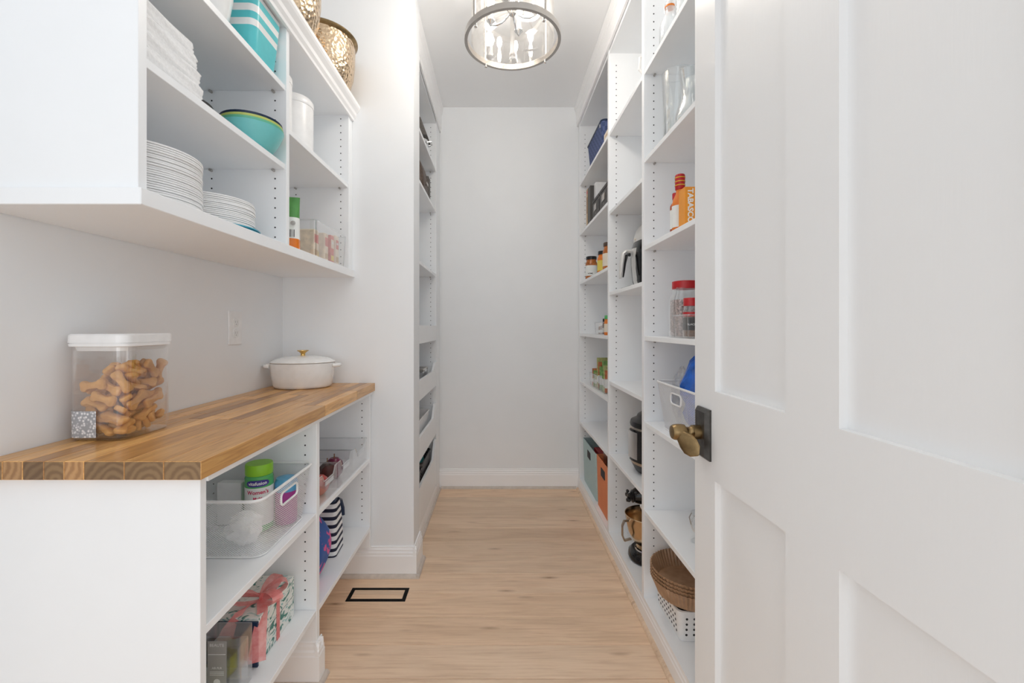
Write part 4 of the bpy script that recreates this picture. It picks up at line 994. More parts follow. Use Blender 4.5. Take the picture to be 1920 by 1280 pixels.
def fruit(name, lab, mat, loc, r, squash=0.92, stem=False, cat='produce', grp=None):
    t = thing(name, lab, cat, loc, 0, grp)
    B().lathe([(0.001, 0.02*r), (r*0.45, 0.0), (r*0.85, r*0.45*squash), (r, r*0.95*squash), (r*0.86, r*1.5*squash), (r*0.45, r*1.85*squash), (r*0.12, r*1.86*squash)], 24).build('flesh', mat, t, True, w=False)
    B().lathe([(r*0.1, r*1.84*squash), (r*0.05, r*2.1*squash), (r*0.08, r*2.25*squash)], 8).build('stem', 'spice_brown', t, True, w=False)
fz = SA+0.0036
fruit('apple', 'red apple at the front of the nearest clear bin', 'apple', (-0.662, 1.607, fz), 0.040)
fruit('apple', 'red apple at the back of the nearest clear bin', 'apple', (-0.770, 1.545, fz), 0.040)
fruit('avocado', 'dark avocado behind the apples in the nearest clear bin', 'avocado', (-0.738, 1.628, fz), 0.026, 1.5)
fruit('avocado', 'dark avocado at the front of the middle clear bin', 'avocado', (-0.672, 1.715, fz), 0.034, 1.3)
fruit('red_onion', 'large red onion at the far side of the middle clear bin', 'onion', (-0.672, 1.788, fz), 0.037, 1.15)
fruit('red_onion', 'red onion at the back of the middle clear bin', 'onion', (-0.765, 1.752, fz), 0.042, 1.1)

# far bay, bottom shelf: two soft bags
t = thing('lunch_bag', 'blue and pink floral bag on the lowest cabinet shelf', 'bag', (-0.74, 1.60, SBZ))
b = B(); rs = []
for j in range(13):
    f = j/12; z = 0.235*f; hw_ = 0.085*math.sin(PI*(0.12+0.80*f))**0.55; hd = 0.105*(0.72+0.28*math.sin(PI*f))
    rs.append(rrect(-0.01+0.012*math.sin(2.4*f), 0.012*math.sin(3*f), hd, hw_, min(hw_, hd)*0.55, z, 5, 5))
b.rings(rs); b.build('body', 'floral', t, True, w=False)
B().tube([(0.062, 0.075, 0.04), (0.095, 0.070, 0.10), (0.092, 0.062, 0.17), (0.06, 0.045, 0.225), (0.0, 0.03, 0.238)], 0.004, 8).build('zip_piping', 'blue_light', t, True, w=False)
t = thing('lunch_bag', 'navy and white striped bag beside the floral bag', 'bag', (-0.755, 1.832, SBZ), math.radians(4))
b = B(); rs = []
for j in range(11):
    f = j/10; hw_ = 0.060*(1-0.45*f**2.2); hd = 0.088*(1-0.12*f**2)
    rs.append(rrect(0, 0.012*f**2, hd, hw_, 0.015, 0.205*f, 5, 4))
b.rings(rs); b.build('body', 'stripe', t, True, w=False)
B().tube([(0.07, 0.035, 0.202), (0.075, 0.055, 0.19), (0.08, 0.070, 0.15), (0.082, 0.066, 0.12)], 0.008, 8).build('carry_strap', 'navy', t, True, w=False)
B().rings([rrect(0, 0.012, 0.07, 0.03, 0.012, 0.2055), rrect(0, 0.012, 0.06, 0.012, 0.008, 0.225)]).build('top_flap', 'navy', t, True, w=False)

# ================================================================== DEEP LEFT SHELVES CONTENTS
t = thing('stock_pot', 'steel pot under a grey cloth bag on the highest left shelf', 'pot', (-0.555, 2.80, 2.2816))
B().lathe(bowl_prof(0.085, 0.105, 0.09, 0.003, 0.35), 36).build('body', 'chrome', t, True, w=False)
B().tube([(0.10, 0.03, 0.07), (0.125, 0.025, 0.075), (0.125, -0.025, 0.075), (0.10, -0.03, 0.07)], 0.005, 8).build('handle', 'chrome', t, True, w=False)
solo(B().rings([rrect(0, 0, 0.11, 0.10, 0.03, 0.0), rrect(0, -0.01, 0.10, 0.09, 0.03, 0.03), rrect(0, -0.05, 0.07, 0.05, 0.02, 0.11), rrect(0, -0.06, 0.05, 0.03, 0.015, 0.13)]), 'cloth_bag', 'grey_cloth', 'grey cloth bag draped on the steel pot, highest left shelf', 'bag', (-0.555, 2.80, 2.3720), (0, 0, 0), True)
t = thing('handbag', 'dark brown leather bag on the second left shelf', 'bag', (-0.585, 2.70, 1.9956))
b = B(); rs = [rrect(0, 0, 0.14*(1-0.25*f**3), 0.115*(1-0.15*f), 0.03, 0.20*f, 5, 5) for f in (0, 0.15, 0.4, 0.65, 0.85, 0.96, 1.0)]; b.rings(rs); b.build('body', 'leather_brown', t, True, w=False)
B().box(0.10, 0.143, 0.06, 0.13, 0.0, 0.14, 0.008, 2).build('side_pocket', 'grey_cloth', t, w=False); B().box(0.141, 0.146, -0.02, 0.03, 0.06, 0.075, 0.001).build('buckle', 'nickel', t, w=False)
t = thing('steel_tin', 'small steel tin in the second pull-out tray', 'tin', (-0.52, 2.80, 0.7976))
B().box(-0.05, 0.05, -0.09, 0.09, 0, 0.105, 0.004).build('body', 'steel', t, w=False); B().box(-0.052, 0.052, -0.092, 0.092, 0.105, 0.122, 0.004).build('lid', 'nickel', t, w=False); B().box(0.0515, 0.056, -0.012, 0.012, 0.085, 0.118, 0.001).build('latch', 'chrome', t, w=False)
t = thing('storage_bin', 'white plastic bin in the third pull-out tray', 'bin', (-0.60, 2.68, 0.4628))
b = B(); b.rings([rrect(0, 0, 0.12, 0.24, 0.02, 0), rrect(0, 0, 0.135, 0.26, 0.025, 0.165), rrect(0, 0, 0.131, 0.256, 0.023, 0.165), rrect(0, 0, 0.117, 0.236, 0.018, 0.004)]); b.build('body', 'white_plastic', t, True, w=False)
B().tube(rrect(0, 0, 0.135, 0.26, 0.025, 0.165), 0.004, 8, True).build('rim', 'white_plastic', t, True, w=False)
def woven(y0, y1, lab, h):
    t = thing('woven_basket', lab, 'basket', (-0.60, (y0+y1)/2, 0.1106), 0, 'dark woven baskets in the bottom tray'); hy = (y1-y0)/2
    b = B(); b.rings([rrect(0, 0, 0.13, hy*0.92, 0.02, 0), rrect(0, 0, 0.142, hy, 0.025, h), rrect(0, 0, 0.137, hy-0.005, 0.022, h), rrect(0, 0, 0.125, hy*0.92-0.005, 0.018, 0.005)]); b.build('body', 'woven_dark', t, True, w=False)
    B().tube(rrect(0, 0, 0.142, hy, 0.025, h), 0.005, 8, True).build('rim', 'black', t, True, w=False)
woven(2.30, 2.60, 'dark woven basket in the bottom tray nearest the partition wall', 0.23)
woven(2.62, 2.95, 'dark woven basket in the bottom tray nearest the end wall', 0.25)
solo(blob(0.062, 0.085, 0.150, 5, 0.08, 18, 12), 'pouch', 'teal', 'teal cloth pouch poking out of the dark woven basket', 'pouch', (-0.545, 2.83, 0.1162), (0, 0, 0), True)

# ================================================================== RIGHT SHELVES CONTENTS
e = 0.0006
# ---- far bay
t = thing('woven_basket', 'blue woven basket on the top shelf of the far right bay', 'basket', (0.73, 2.715, FT[0]+e))
b = B(); b.rings([rrect(0, 0, 0.125, 0.19, 0.02, 0), rrect(0, 0, 0.138, 0.203, 0.022, 0.155), rrect(0, 0, 0.133, 0.198, 0.02, 0.155), rrect(0, 0, 0.120, 0.185, 0.018, 0.005)]); b.build('body', 'woven_blue', t, True, w=False)
B().tube(rrect(0, 0, 0.138, 0.203, 0.022, 0.155), 0.005, 8, True).build('rim', 'navy', t, True, w=False)
B().box(-0.1425, -0.1385, -0.175, -0.165, 0.12, 0.14).build('clasp', 'chrome', t, w=False)
t = thing('card_box', 'cream box in front of the blue woven basket', 'box', (0.66, 2.435, FT[0]+e)); B().box(-0.06, 0.06, -0.058, 0.058, 0, 0.055, 0.002).build('body', 'cream', t, w=False); B().box(-0.0612, -0.0602, -0.02, 0.02, 0.025, 0.035).build('slot', 'tan', t, w=False)
z2 = FT[1]+e
def book(lab, mat, x0, y0, y1, h, d=0.2, txt=None):
    t = thing('book', lab, 'book', (x0+d/2, (y0+y1)/2, z2), 0, 'books on the far right bay'); hy = (y1-y0)/2
    B().box(-d/2+0.004, d/2-0.004, -hy+0.003, hy-0.003, 0.003, h-0.003).build('pages', 'paper_white', t, w=False)
    c = B(); c.box(-d/2, d/2, -hy, -hy+0.003, 0, h).box(-d/2, d/2, hy-0.003, hy, 0, h).box(-d/2, -d/2+0.004, -hy+0.003, hy-0.003, 0, h); c.build('cover', mat, t, w=False)
    return t
bk = book('tan spined book standing beside the far panel', 'book_tan', 0.600, 2.945, 2.988, 0.255)
B().box(-0.1012, -0.1002, -0.012, 0.012, 0.225, 0.24).build('spine_mark', 'print_red', bk, w=False); B().box(-0.1012, -0.1002, -0.010, 0.010, 0.09, 0.20).build('spine_panel', 'spice_brown', bk, w=False)
book('thick black binder next to the tan book', 'dark_grey', 0.600, 2.868, 2.943, 0.250)
book('white binder standing behind the dark patterned boxes', 'white_plastic', 0.625, 2.815, 2.866, 0.255)
def damask(y0, y1, lab):
    t = thing('storage_box', lab, 'box', (0.70, (y0+y1)/2, z2), 0, 'dark patterned storage boxes'); hy = (y1-y0)/2
    B().box(-0.10, 0.10, -hy, hy, 0, 0.105, 0.002).build('body', 'damask', t, w=False); B().box(-0.102, 0.102, -hy-0.002, hy+0.002, 0.106, 0.125, 0.002).build('lid', 'damask', t, w=False)
    B().box(-0.104, -0.1005, -0.03, 0.03, 0.045, 0.085, 0.001).build('label_holder', 'nickel', t, w=False)
damask(2.620, 2.800, 'dark patterned storage box beside the white binder')
damask(2.405, 2.600, 'dark patterned storage box nearest the bay divider')
z3 = FT[2]+e
t = jar('sauce_jar', 'red pasta sauce jar with black lid beside the far panel', 'jar', (0.640, 3.02, z3), 0.040, 0.160, 'salsa', 'black', 'label_white', 'sauce jars on the far right bay', 0.82)
lettering_round('HOME', 0.012, 'print_black', t, 0.041, math.radians(-112), 0.04, 0.0003)
jar('sauce_jar', 'orange sauce jar with black lid, middle of three', 'jar', (0.652, 2.72, z3), 0.038, 0.145, 'sauce_orange', 'black', 'packet_yellow', 'sauce jars on the far right bay', 0.82)
jar('sauce_jar', 'red sauce jar with yellow label nearest the bay divider', 'jar', (0.648, 2.545, z3), 0.042, 0.165, 'salsa', 'leather_brown', 'cream', 'sauce jars on the far right bay', 0.82)
z4 = FT[3]+e
bn = thing('storage_bin', 'clear bin of small spice bottles on the far right bay', 'bin', (0.70, 2.70, z4)); clear_bin(bn, 0.085, 0.115, 0.075)
for i, (px, py, bd, ld_, h, lab) in enumerate(((0.650, 2.765, 'spice_brown', 'white_plastic', 0.07, 'brown spice bottle with white lid in the spice bin'), (0.650, 2.715, 'candy', 'white_plastic', 0.075, 'speckled spice bottle with white lid in the spice bin'), (0.652, 2.665, 'spice_dark', 'black', 0.095, 'dark spice bottle with black lid in the spice bin'), (0.652, 2.620, 'sauce_orange', 'spice_yellow', 0.105, 'orange spice bottle with yellow lid in the spice bin'))):
    jar('spice_bottle', lab, 'bottle', (px, py, z4+0.003), 0.019, h, bd, ld_, 'label_white', 'small spice bottles', 0.85, labz=(0.15, 0.5))
jar('spice_bottle', 'tall amber bottle with green lid beside the spice bin', 'bottle', (0.640, 2.555, z4), 0.024, 0.115, 'sauce_orange', 'bottle_green', 'cream', None, 0.8)
jar('sauce_bottle', 'thin dark sauce bottle nearest the bay divider', 'bottle', (0.640, 2.43, z4), 0.022, 0.165, 'sauce_red', 'leather_brown', None, None, 0.5)
z5 = FT[4]+e
for y0, y1, lab, gl in ((2.80, 2.92, 'clear bin of seasoning packets farthest from the bay divider', 0), (2.665, 2.785, 'clear bin of seasoning packets, middle of three', 1), (2.52, 2.65, 'clear bin of seasoning packets nearest the bay divider', 2)):
    bn = thing('storage_bin', lab, 'bin', (0.69, (y0+y1)/2, z5), 0, 'clear packet bins'); clear_bin(bn, 0.085, (y1-y0)/2, 0.085, 0.008)
    pal = [('packet_olive', 'olive'), ('packet_green', 'green'), ('packet_rust', 'rust red')]
    hs = [0.11, 0.19, 0.18][gl]
    for j in range(3):
        mt, cn = pal[(j+gl) % 3]
        where = ['far', 'middle', 'near'][gl]
        row = ['near side', 'centre', 'far side'][j]
        o = solo(pillow(0.078, 0.028, hs-0.05*(2-j)*(0.5 if gl else 0.2), seed=j+3*gl), 'seasoning_packet', mt, f'{cn} seasoning packet at the {row} of the {where} packet bin', 'packet', (0.658, (y0+y1)/2-0.034+0.034*j, z5+0.004), (0, 0, 0), True, 'seasoning packets')
        o.data.materials.append(M['label_white'])
        for f in o.data.polygons:
            if 0.15*hs < f.center.z < 0.45*hs: f.material_index = 1
def fabric_bin(y0, y1, lab, mat, h, inner):
    cy = (y0+y1)/2; hy = (y1-y0)/2; t = thing('fabric_bin', lab, 'bin', (0.775, cy, ZB+e))
    b = B(); b.rings([rrect(0, 0, 0.165, hy*0.96, 0.012, 0), rrect(0, 0, 0.172, hy, 0.012, h), rrect(0, 0, 0.168, hy-0.004, 0.010, h), rrect(0, 0, 0.161, hy*0.96-0.004, 0.010, 0.004)]); b.build('body', mat, t, True, w=False)
    B().box(-0.1735, -0.1695, -0.045, 0.045, h*0.70, h*0.86, 0.001).build('handle_opening', 'filling_dark', t, w=False, label='dark handle opening')
    return t
fabric_bin(2.72, 3.13, 'pale teal woven fabric bin on the floor of the far bay', 'fabric_teal', 0.298, 0)
fabric_bin(2.368, 2.70, 'orange woven fabric bin on the floor of the far bay', 'fabric_orange', 0.305, 0)
box_thing('folded_cloth', 'dark red folded cloth inside the pale teal fabric bin', 'cloth', 0.65, 0.90, 2.78, 2.98, ZB+0.006, ZB+0.27, 'red_lid')
box_thing('carton', 'grey carton inside the orange fabric bin, next to black carton', 'carton', 0.64, 0.9, 2.55, 2.67, ZB+0.006, ZB+0.335, 'steel')
box_thing('carton', 'black carton inside the orange fabric bin', 'carton', 0.64, 0.9, 2.39, 2.53, ZB+0.006, ZB+0.345, 'black')

# ---- middle bay
t = thing('pitcher', 'white pitcher on the top shelf of the middle right bay', 'pitcher', (0.70, 1.872, MT[0]+e))
B().lathe(bowl_prof(0.05, 0.068, 0.16, 0.004, 0.5), 32).build('body', 'white_enamel', t, True, w=False)
B().tube([(-0.062, 0.0, 0.14), (-0.095, 0.0, 0.12), (-0.098, 0, 0.07), (-0.064, 0, 0.035)], 0.006, 8).build('handle', 'white_enamel', t, True, w=False)
# air fryer
t = thing('air_fryer', 'silver and black air fryer with pull-out basket handle', 'air fryer', (0.80, 2.165, MT[2]+e))
b = B(); rs = []
for z, f, dx in ((0, 0.80, 0), (0.008, 0.86, 0), (0.04, 0.93, 0), (0.10, 0.98, 0), (0.16, 1.0, 0), (0.20, 0.99, 0.002), (0.235, 0.95, 0.006)): rs.append(b.sring(dx, 0, z, 0.135*f, 0.14*f, 2.6, 36))
b.rings(rs); b.build('body', 'black_gloss', t, True, w=False)
b = B(); rs = []
for z, f, dx in ((0.2355, 0.955, 0.006), (0.265, 0.935, 0.006), (0.30, 0.88, 0.010), (0.330, 0.76, 0.018), (0.350, 0.56, 0.028), (0.358, 0.2, 0.035)): rs.append(b.sring(dx, 0, z, 0.135*f, 0.14*f, 2.5, 36))
b.rings(rs); b.build('top_shell', 'silver_plastic', t, True, w=False)
B().tube([(-0.128+0.006+0.10*(1-math.cos(PI*i/16)), 0.128*math.cos(PI*i/8-PI/2)*math.sin(PI*i/16)*1.0, 0.245+0.085*i/16) for i in range(17)], 0.005, 8).build('trim_ring', 'cream', t, True, w=False)
b = B(); rs = []
for z, f in ((0.012, 0.90), (0.05, 0.97), (0.12, 1.02), (0.175, 1.035), (0.20, 1.03)):
    rs.append([( -0.137*f*math.cos(a), 0.09*math.sin(a)/math.sin(1.0)*f*0.9, z) for a in [-1.0+2.0*i/12 for i in range(13)]])
for ra, rb in zip(rs, rs[1:]): b.quadstrip(ra, rb)
b.build('drawer_front', 'silver_plastic', t, True, w=False)
h_ = B(); h_.loft([(-0.140, 0, 0.185), (-0.170, 0, 0.187), (-0.184, 0, 0.175), (-0.190, 0, 0.13), (-0.196, 0, 0.08), (-0.198, 0, 0.055)], [(0.020, 0.010), (0.019, 0.010), (0.018, 0.011), (0.016, 0.010), (0.015, 0.009), (0.010, 0.006)], (0, 1, 0), 12); h_.build('drawer_handle', 'silver_plastic', t, True, w=False)
B().loft([(-0.150, 0, 0.170), (-0.166, 0, 0.168), (-0.174, 0, 0.13), (-0.180, 0, 0.085), (-0.184, 0, 0.06)], [(0.014, 0.008), (0.013, 0.007), (0.012, 0.005), (0.011, 0.004), (0.008, 0.003)], (0, 1, 0), 10).build('handle_grip', 'black', t, True, w=False)
B().tube([(-0.10, -0.10, 0.006), (-0.135, -0.09, 0.012), (-0.165, -0.05, 0.012), (-0.185, -0.01, 0.005), (-0.19, 0.01, 0.004)], 0.0035, 8).build('power_cord', 'black', t, True, w=False)
t = thing('kitchen_timer', 'small steel kitchen gadget on the middle right bay', 'gadget', (0.652, 1.835, MT[3]+e))
B().box(-0.03, 0.03, -0.02, 0.02, 0, 0.048, 0.006, 2).build('body', 'steel', t, w=False); B().box(-0.02, 0.02, -0.0212, -0.0202, 0.018, 0.038).build('screen', 'dark_grey', t, w=False)
# pressure cooker
t = thing('pressure_cooker', 'steel electric pressure cooker with black lid on the middle right bay', 'cooker', (0.765, 2.03, MT[4]+e))
B().lathe([(0.115, 0), (0.125, 0.006), (0.138, 0.03), (0.146, 0.045)], 44).build('base', 'black', t, True, w=False)
B().lathe([(0.1465, 0.0455), (0.150, 0.06), (0.150, 0.205), (0.147, 0.212)], 44).build('body', 'steel_warm', t, True, w=False)
B().lathe([(0.1475, 0.2125), (0.150, 0.222), (0.146, 0.235), (0.120, 0.25), (0.115, 0.262), (0.085, 0.284), (0.05, 0.292), (0.001, 0.294)], 44).build('lid', 'black', t, True, w=False)
B().loft([(-0.03, 0, 0.293), (-0.028, 0, 0.31), (0.0, 0, 0.316), (0.028, 0, 0.31), (0.03, 0, 0.293)], [(0.012, 0.006)]*5, (0, 1, 0), 10).build('lid_handle', 'black', t, True, w=False)
def arc_panel(R, a0, a1, z0, z1, n=12):
    q = B(); aa = [a0+(a1-a0)*i/n for i in range(n+1)]
    o_ = [(R*math.cos(a), R*math.sin(a)) for a in aa]; i_ = [((R-0.006)*math.cos(a), (R-0.006)*math.sin(a)) for a in aa]
    return q.prism(o_+i_[::-1], 'z', z0, z1)
p_ = arc_panel(0.158, PI+0.02, PI+0.62, 0.062, 0.205).build('control_panel', 'black_gloss', t, w=False)
arc_panel(0.160, PI-0.08, PI+0.44, 0.074, 0.195).build('button_panel', 'steel', p_, w=False)
# stand mixer
t = thing('stand_mixer', 'black stand mixer with gold mixing bowl on the middle right bay', 'mixer', (0.78, 2.06, ZB+e))
b = B(); b.rings([b.sring(0.0, 0, z, 0.165*f, 0.105*f, 2.6, 36) for z, f in ((0, 0.95), (0.006, 1.0), (0.03, 0.98), (0.042, 0.90))]); b.build('base', 'black_gloss', t, True, w=False)
b = B(); b.rings([b.sring(0.105, 0, z, hx, hy, 3, 24) for z, hx, hy in ((0.04, 0.052, 0.06), (0.12, 0.044, 0.048), (0.22, 0.044, 0.045), (0.27, 0.05, 0.05))]); b.build('column', 'black_gloss', t, True, w=False)
B().loft([(0.17, 0, 0.305), (0.15, 0, 0.308), (0.06, 0, 0.312), (-0.06, 0, 0.305), (-0.125, 0, 0.295), (-0.145, 0, 0.292)], [(0.02, 0.02), (0.055, 0.05), (0.062, 0.056), (0.056, 0.050), (0.042, 0.038), (0.03, 0.028)], (0, 1, 0), 20).build('motor_head', 'black_gloss', t, True, w=False)
B().lathe([(0.028, 0.0), (0.030, -0.006), (0.022, -0.012), (0.012, -0.018), (0.010, -0.03)], 20, (-0.145, 0, 0.292), 'x').build('attachment_hub', 'black', t, True, w=False)
for k in range(5):
    a = 2*PI*k/5; B().lathe([(0.001, -0.030), (0.008, -0.028), (0.009, -0.022), (0.004, -0.016)], 8, (-0.148, 0.022*math.cos(a), 0.292+0.022*math.sin(a)), 'x').build('knob_lobe', 'black', t, True, w=False)
B().lathe([(0.034, 0.212), (0.038, 0.22), (0.038, 0.245), (0.030, 0.262)], 24, (-0.075, 0, 0)).build('beater_collar', 'chrome', t, True, w=False)
B().lathe([(0.006, 0.06), (0.006, 0.22)], 10, (-0.075, 0, 0)).build('beater_shaft', 'steel', t, True, w=False)
bw = B().lathe([(q[0], q[1]+0.048) for q in [(0.050, 0.0), (0.055, 0.006), (0.048, 0.016), (0.070, 0.035), (0.092, 0.075), (0.101, 0.12), (0.105, 0.155), (0.108, 0.158), (0.106, 0.160), (0.102, 0.155), (0.098, 0.12), (0.088, 0.075), (0.06, 0.035), (0.001, 0.026)]], 44, (-0.075, 0, 0)).build('mixing_bowl', 'mixer_bowl', t, True, w=False)
B().loft([(-0.172, -0.02, 0.185), (-0.196, -0.024, 0.185), (-0.205, -0.026, 0.165), (-0.205, -0.026, 0.12), (-0.195, -0.024, 0.095), (-0.163, -0.018, 0.10)], [(0.011, 0.004)]*6, (0, 1, 0), 10).build('bowl_handle', 'steel_warm', bw, True, w=False)
B().lathe([(0.058, 0.040), (0.062, 0.044), (0.060, 0.050)], 28, (-0.075, 0, 0), caps=False).build('bowl_ring', 'chrome', t, True, w=False)

# ---- near bay
zn = NT[0]+e
t = thing('glass_bottle', 'swing-top glass bottle with orange seal on the near top shelf', 'bottle', (0.626, 1.60, zn))
B().lathe([(0.034, 0), (0.037, 0.006), (0.037, 0.06), (0.034, 0.075), (0.018, 0.105), (0.015, 0.125), (0.017, 0.130)], 28).build('body', 'glass', t, True, w=False)
B().lathe([(0.0175, 0.1305), (0.0175, 0.137), (0.012, 0.139)], 20).build('seal', 'sauce_orange', t, True, w=False)
B().lathe([(0.014, 0.1395), (0.016, 0.147), (0.010, 0.157), (0.001, 0.159)], 16).build('stopper', 'white_enamel', t, True, w=False)
B().tube([(-0.018, 0, 0.110), (-0.021, 0, 0.135), (-0.012, 0, 0.154), (0.012, 0, 0.154), (0.021, 0, 0.135), (0.018, 0, 0.110)], 0.0012, 6).build('wire_bail', 'steel', t, True, w=False)
t = thing('glass_bottle', 'plain glass carafe on the near top shelf', 'bottle', (0.640, 1.49, zn)); B().lathe([(0.032, 0), (0.036, 0.006), (0.038, 0.10), (0.022, 0.18), (0.018, 0.24), (0.026, 0.27), (0.024, 0.27), (0.016, 0.24), (0.034, 0.1), (0.03, 0.006)], 28).build('body', 'glass', t, True, w=False)
B().lathe([(0.019, 0.20), (0.0205, 0.205), (0.019, 0.21)], 20, caps=False).build('neck_ring', 'clear_rim', t, True, w=False)
zn = NT[1]+e
def vase(lab, loc, prof):
    t = thing('glass_vase', lab, 'vase', loc, 0, 'clear glass vases on the near right bay')
    B().lathe(prof+[(max(0.001, r-0.003), z if z > 0 else 0.006) for r, z in prof[::-1]], 36).build('body', 'glass', t, True, w=False)
    B().lathe([(prof[-1][0]+0.0005, prof[-1][1]), (prof[-1][0]+0.0005, prof[-1][1]+0.003), (prof[-1][0]-0.003, prof[-1][1]+0.003)], 36, caps=False).build('rim', 'clear_rim', t, True, w=False)
vase('tall clear glass vase farthest from the open door', (0.655, 1.60, zn), [(0.045, 0), (0.05, 0.01), (0.052, 0.12), (0.056, 0.245)])
vase('clear glass vase with narrow waist beside the tall vase', (0.645, 1.478, zn), [(0.046, 0), (0.050, 0.02), (0.040, 0.06), (0.026, 0.085), (0.026, 0.13), (0.034, 0.185)])
vase('small clear glass vase nearest the open door', (0.690, 1.375, zn), [(0.038, 0), (0.042, 0.01), (0.036, 0.09), (0.040, 0.16)])
zn = NT[2]+e
t = thing('sauce_bottle', 'orange hot sauce bottle with red cap beside the orange box', 'bottle', (0.622, 1.50, zn))
B().lathe([(0.024, 0), (0.026, 0.004), (0.026, 0.095), (0.023, 0.108), (0.014, 0.128), (0.0125, 0.145)], 28).build('body', 'sauce_orange', t, True, w=False)
B().lathe([(0.0145, 0.142), (0.016, 0.144), (0.0165, 0.190), (0.0145, 0.194)], 24).build('cap', 'red_lid', t, True, w=False)
B().lathe([(0.0266, 0.012), (0.0266, 0.086)], 28, caps=False).build('paper_label', 'label_white', t, True, w=False)
B().lathe([(0.010, -0.0003), (0.010, 0.0003)], 20, (0, -0.0272, 0.05), 'y').build('label_medallion', 'packet_red', t, w=False)
for zz in (0.155, 0.168, 0.181): B().lathe([(0.0172, zz), (0.0172, zz+0.003)], 24, caps=False).build('cap_print', 'spice_yellow', t, True, w=False)
jar('sauce_bottle', 'slim red sauce bottle behind the orange hot sauce bottle', 'bottle', (0.640, 1.58, zn), 0.02, 0.155, 'sauce_red', 'red_lid', 'label_white', None, 0.55)
t = thing('sauce_box', 'orange carton with white lettering on the near right bay', 'box', (0.634, 1.424, zn))
B().box(-0.038, 0.038, -0.024, 0.024, 0, 0.122, 0.001).build('carton', 'box_orange', t, w=False)
lettering('TABASCO', 0.0245, 'print_white', t, (-0.0205, -0.0242, 0.061), (0, 0, -1), (1, 0, 0), 0.0008)
zn = NT[3]+e
t = jar('storage_jar', 'large clear jar with red lid on the near right bay', 'jar', (0.668, 1.565, zn), 0.050, 0.200, 'glass', 'red_lid', None, None, 0.82, 3.6, 0.024, 'candy')
bn = thing('storage_bin', 'shallow clear tray holding the red-lidded spice jar', 'bin', (0.650, 1.430, zn)); clear_bin(bn, 0.060, 0.060, 0.075, 0.01)
t = jar('spice_jar', 'small spice jar with red lid in the shallow clear tray', 'jar', (0.628, 1.425, zn+0.003), 0.026, 0.128, 'glass', 'red_lid', 'print_black', None, 0.86, 2.0, 0.022, 'spice_brown', (0.22, 0.60))
B().lathe([(0.0268, 0.068), (0.0268, 0.082)], 28, caps=False).build('label_band', 'red_lid', t, True, w=False)
lettering_round('BLACK', 0.009, 'print_white', t, 0.0266, math.radians(-112), 0.042)
zn = NT[4]+e
t = thing('mesh_basket', 'white metal mesh basket with blue bags on the near right bay', 'basket', (0.765, 1.46, zn+0.003))
mesh_bin(t, (0, 0, 0.165, 0.215), (0.0, 0.0, 0.145, 0.195), 0.172, (-0.015, 0.075, 0.108, 0.148), '-x')
solo(blob(0.060, 0.055, 0.135, 21, 0.22, 18, 12), 'snack_bag', 'blue_bag', 'shiny blue crumpled bag in the right mesh basket', 'bag', (0.690, 1.500, zn+0.006), (0, 0, 0.3), False)
solo(blob(0.035, 0.030, 0.110, 12, 0.3, 16, 12), 'snack_bag', 'film', 'crumpled clear film bag beside the blue bag', 'bag', (0.675, 1.605, zn+0.006), (0, 0, 0.3), False)
solo(blob(0.05, 0.04, 0.075, 31, 0.2, 16, 10), 'snack_bag', 'purple', 'dark purple bag next to the shiny blue bag', 'bag', (0.72, 1.375, zn+0.006), (0, 0, 0.3), False)
zn = NT[5]+e
t = thing('glass_jar', 'glass clip-top jar half hidden behind the door edge', 'jar', (0.70, 1.50, zn))
B().lathe([(0.036, 0), (0.04, 0.005), (0.04, 0.08), (0.034, 0.09)], 28).build('body', 'glass', t, True, w=False); B().lathe([(0.036, 0.0905), (0.038, 0.097), (0.001, 0.10)], 28).build('lid', 'clear_rim', t, True, w=False); B().tube([(-0.040, 0, 0.06), (-0.046, 0, 0.085), (-0.038, 0, 0.10)], 0.002, 6).build('clip', 'nickel', t, True, w=False)
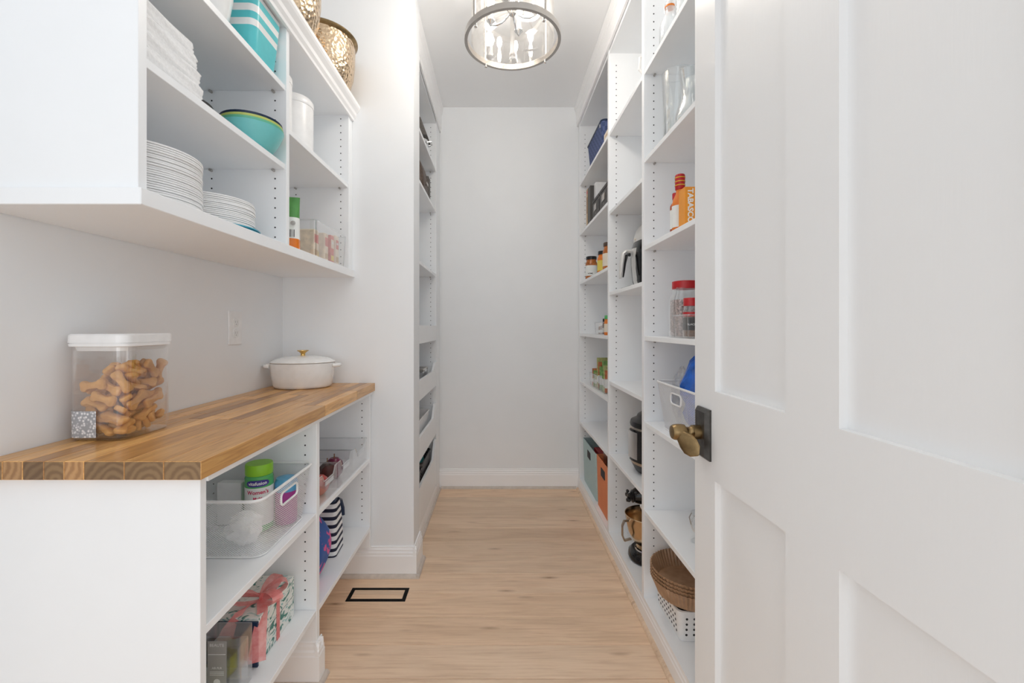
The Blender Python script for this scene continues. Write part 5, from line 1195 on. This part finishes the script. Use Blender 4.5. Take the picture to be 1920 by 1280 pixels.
# perforated basket and pleated trays on the floor of the near bay
t = thing('plastic_basket', 'white perforated plastic basket on the floor of the near bay', 'basket', (0.755, 1.622, ZB+e))
b = B(); hx, hy, h = 0.137, 0.117, 0.106
b.rings([rrect(0, 0, hx*0.93, hy*0.93, 0.02, 0, 8, 5), rrect(0, 0, hx, hy, 0.022, h, 8, 5), rrect(0, 0, hx+0.004, hy+0.004, 0.024, h+0.003, 8, 5), rrect(0, 0, hx-0.004, hy-0.004, 0.02, h+0.003, 8, 5), rrect(0, 0, hx*0.93-0.004, hy*0.93-0.004, 0.018, 0.004, 8, 5)]); b.build('body', 'white_plastic', t, True, w=False)
b = B()
for j in range(4):
    zz = 0.024+0.019*j; k = 0.93+0.07*zz/h
    for i in range(9):
        q = -0.085+0.02125*i
        b.lathe([(0.0042, -0.0006), (0.0042, 0.0006)], 8, (q*1.25, -hy*k-0.0001, zz), 'y'); b.lathe([(0.0042, -0.0006), (0.0042, 0.0006)], 8, (-hx*k-0.0001, q, zz), 'x')
b.build('perforations', 'hole', t, w=False, kind='stuff')
box_thing('baking_tin', 'dark baking tin lying inside the perforated basket', 'tin', 0.66, 0.85, 1.54, 1.70, ZB+0.007, ZB+0.104, 'black')
zz = ZB+e+0.1100
for k, lab in enumerate(('lowest brown pleated paper tray on the perforated basket', 'second brown pleated tray up in the stack', 'third brown pleated tray up in the stack', 'topmost brown pleated tray, open and empty')):
    b = B(); n = 120; rs = []
    for r, z, am in ((0.105, 0.0, 0), (0.112, 0.004, 0.0008), (0.135, 0.060, 0.0022), (0.1365, 0.062, 0.0022), (0.1335, 0.062, 0.0022), (0.110, 0.0065, 0.0008), (0.10, 0.003, 0)):
        rs.append([((r+am*(1 if i % 2 else -1))*math.cos(2*PI*i/n), (r+am*(1 if i % 2 else -1))*math.sin(2*PI*i/n), z) for i in range(n)])
    b.rings(rs)
    solo(b, 'pleated_tray', 'pleat_brown', lab, 'tray', (0.700, 1.602, zz), (0, 0, 0), False, 'brown pleated paper trays')
    zz += 0.0125
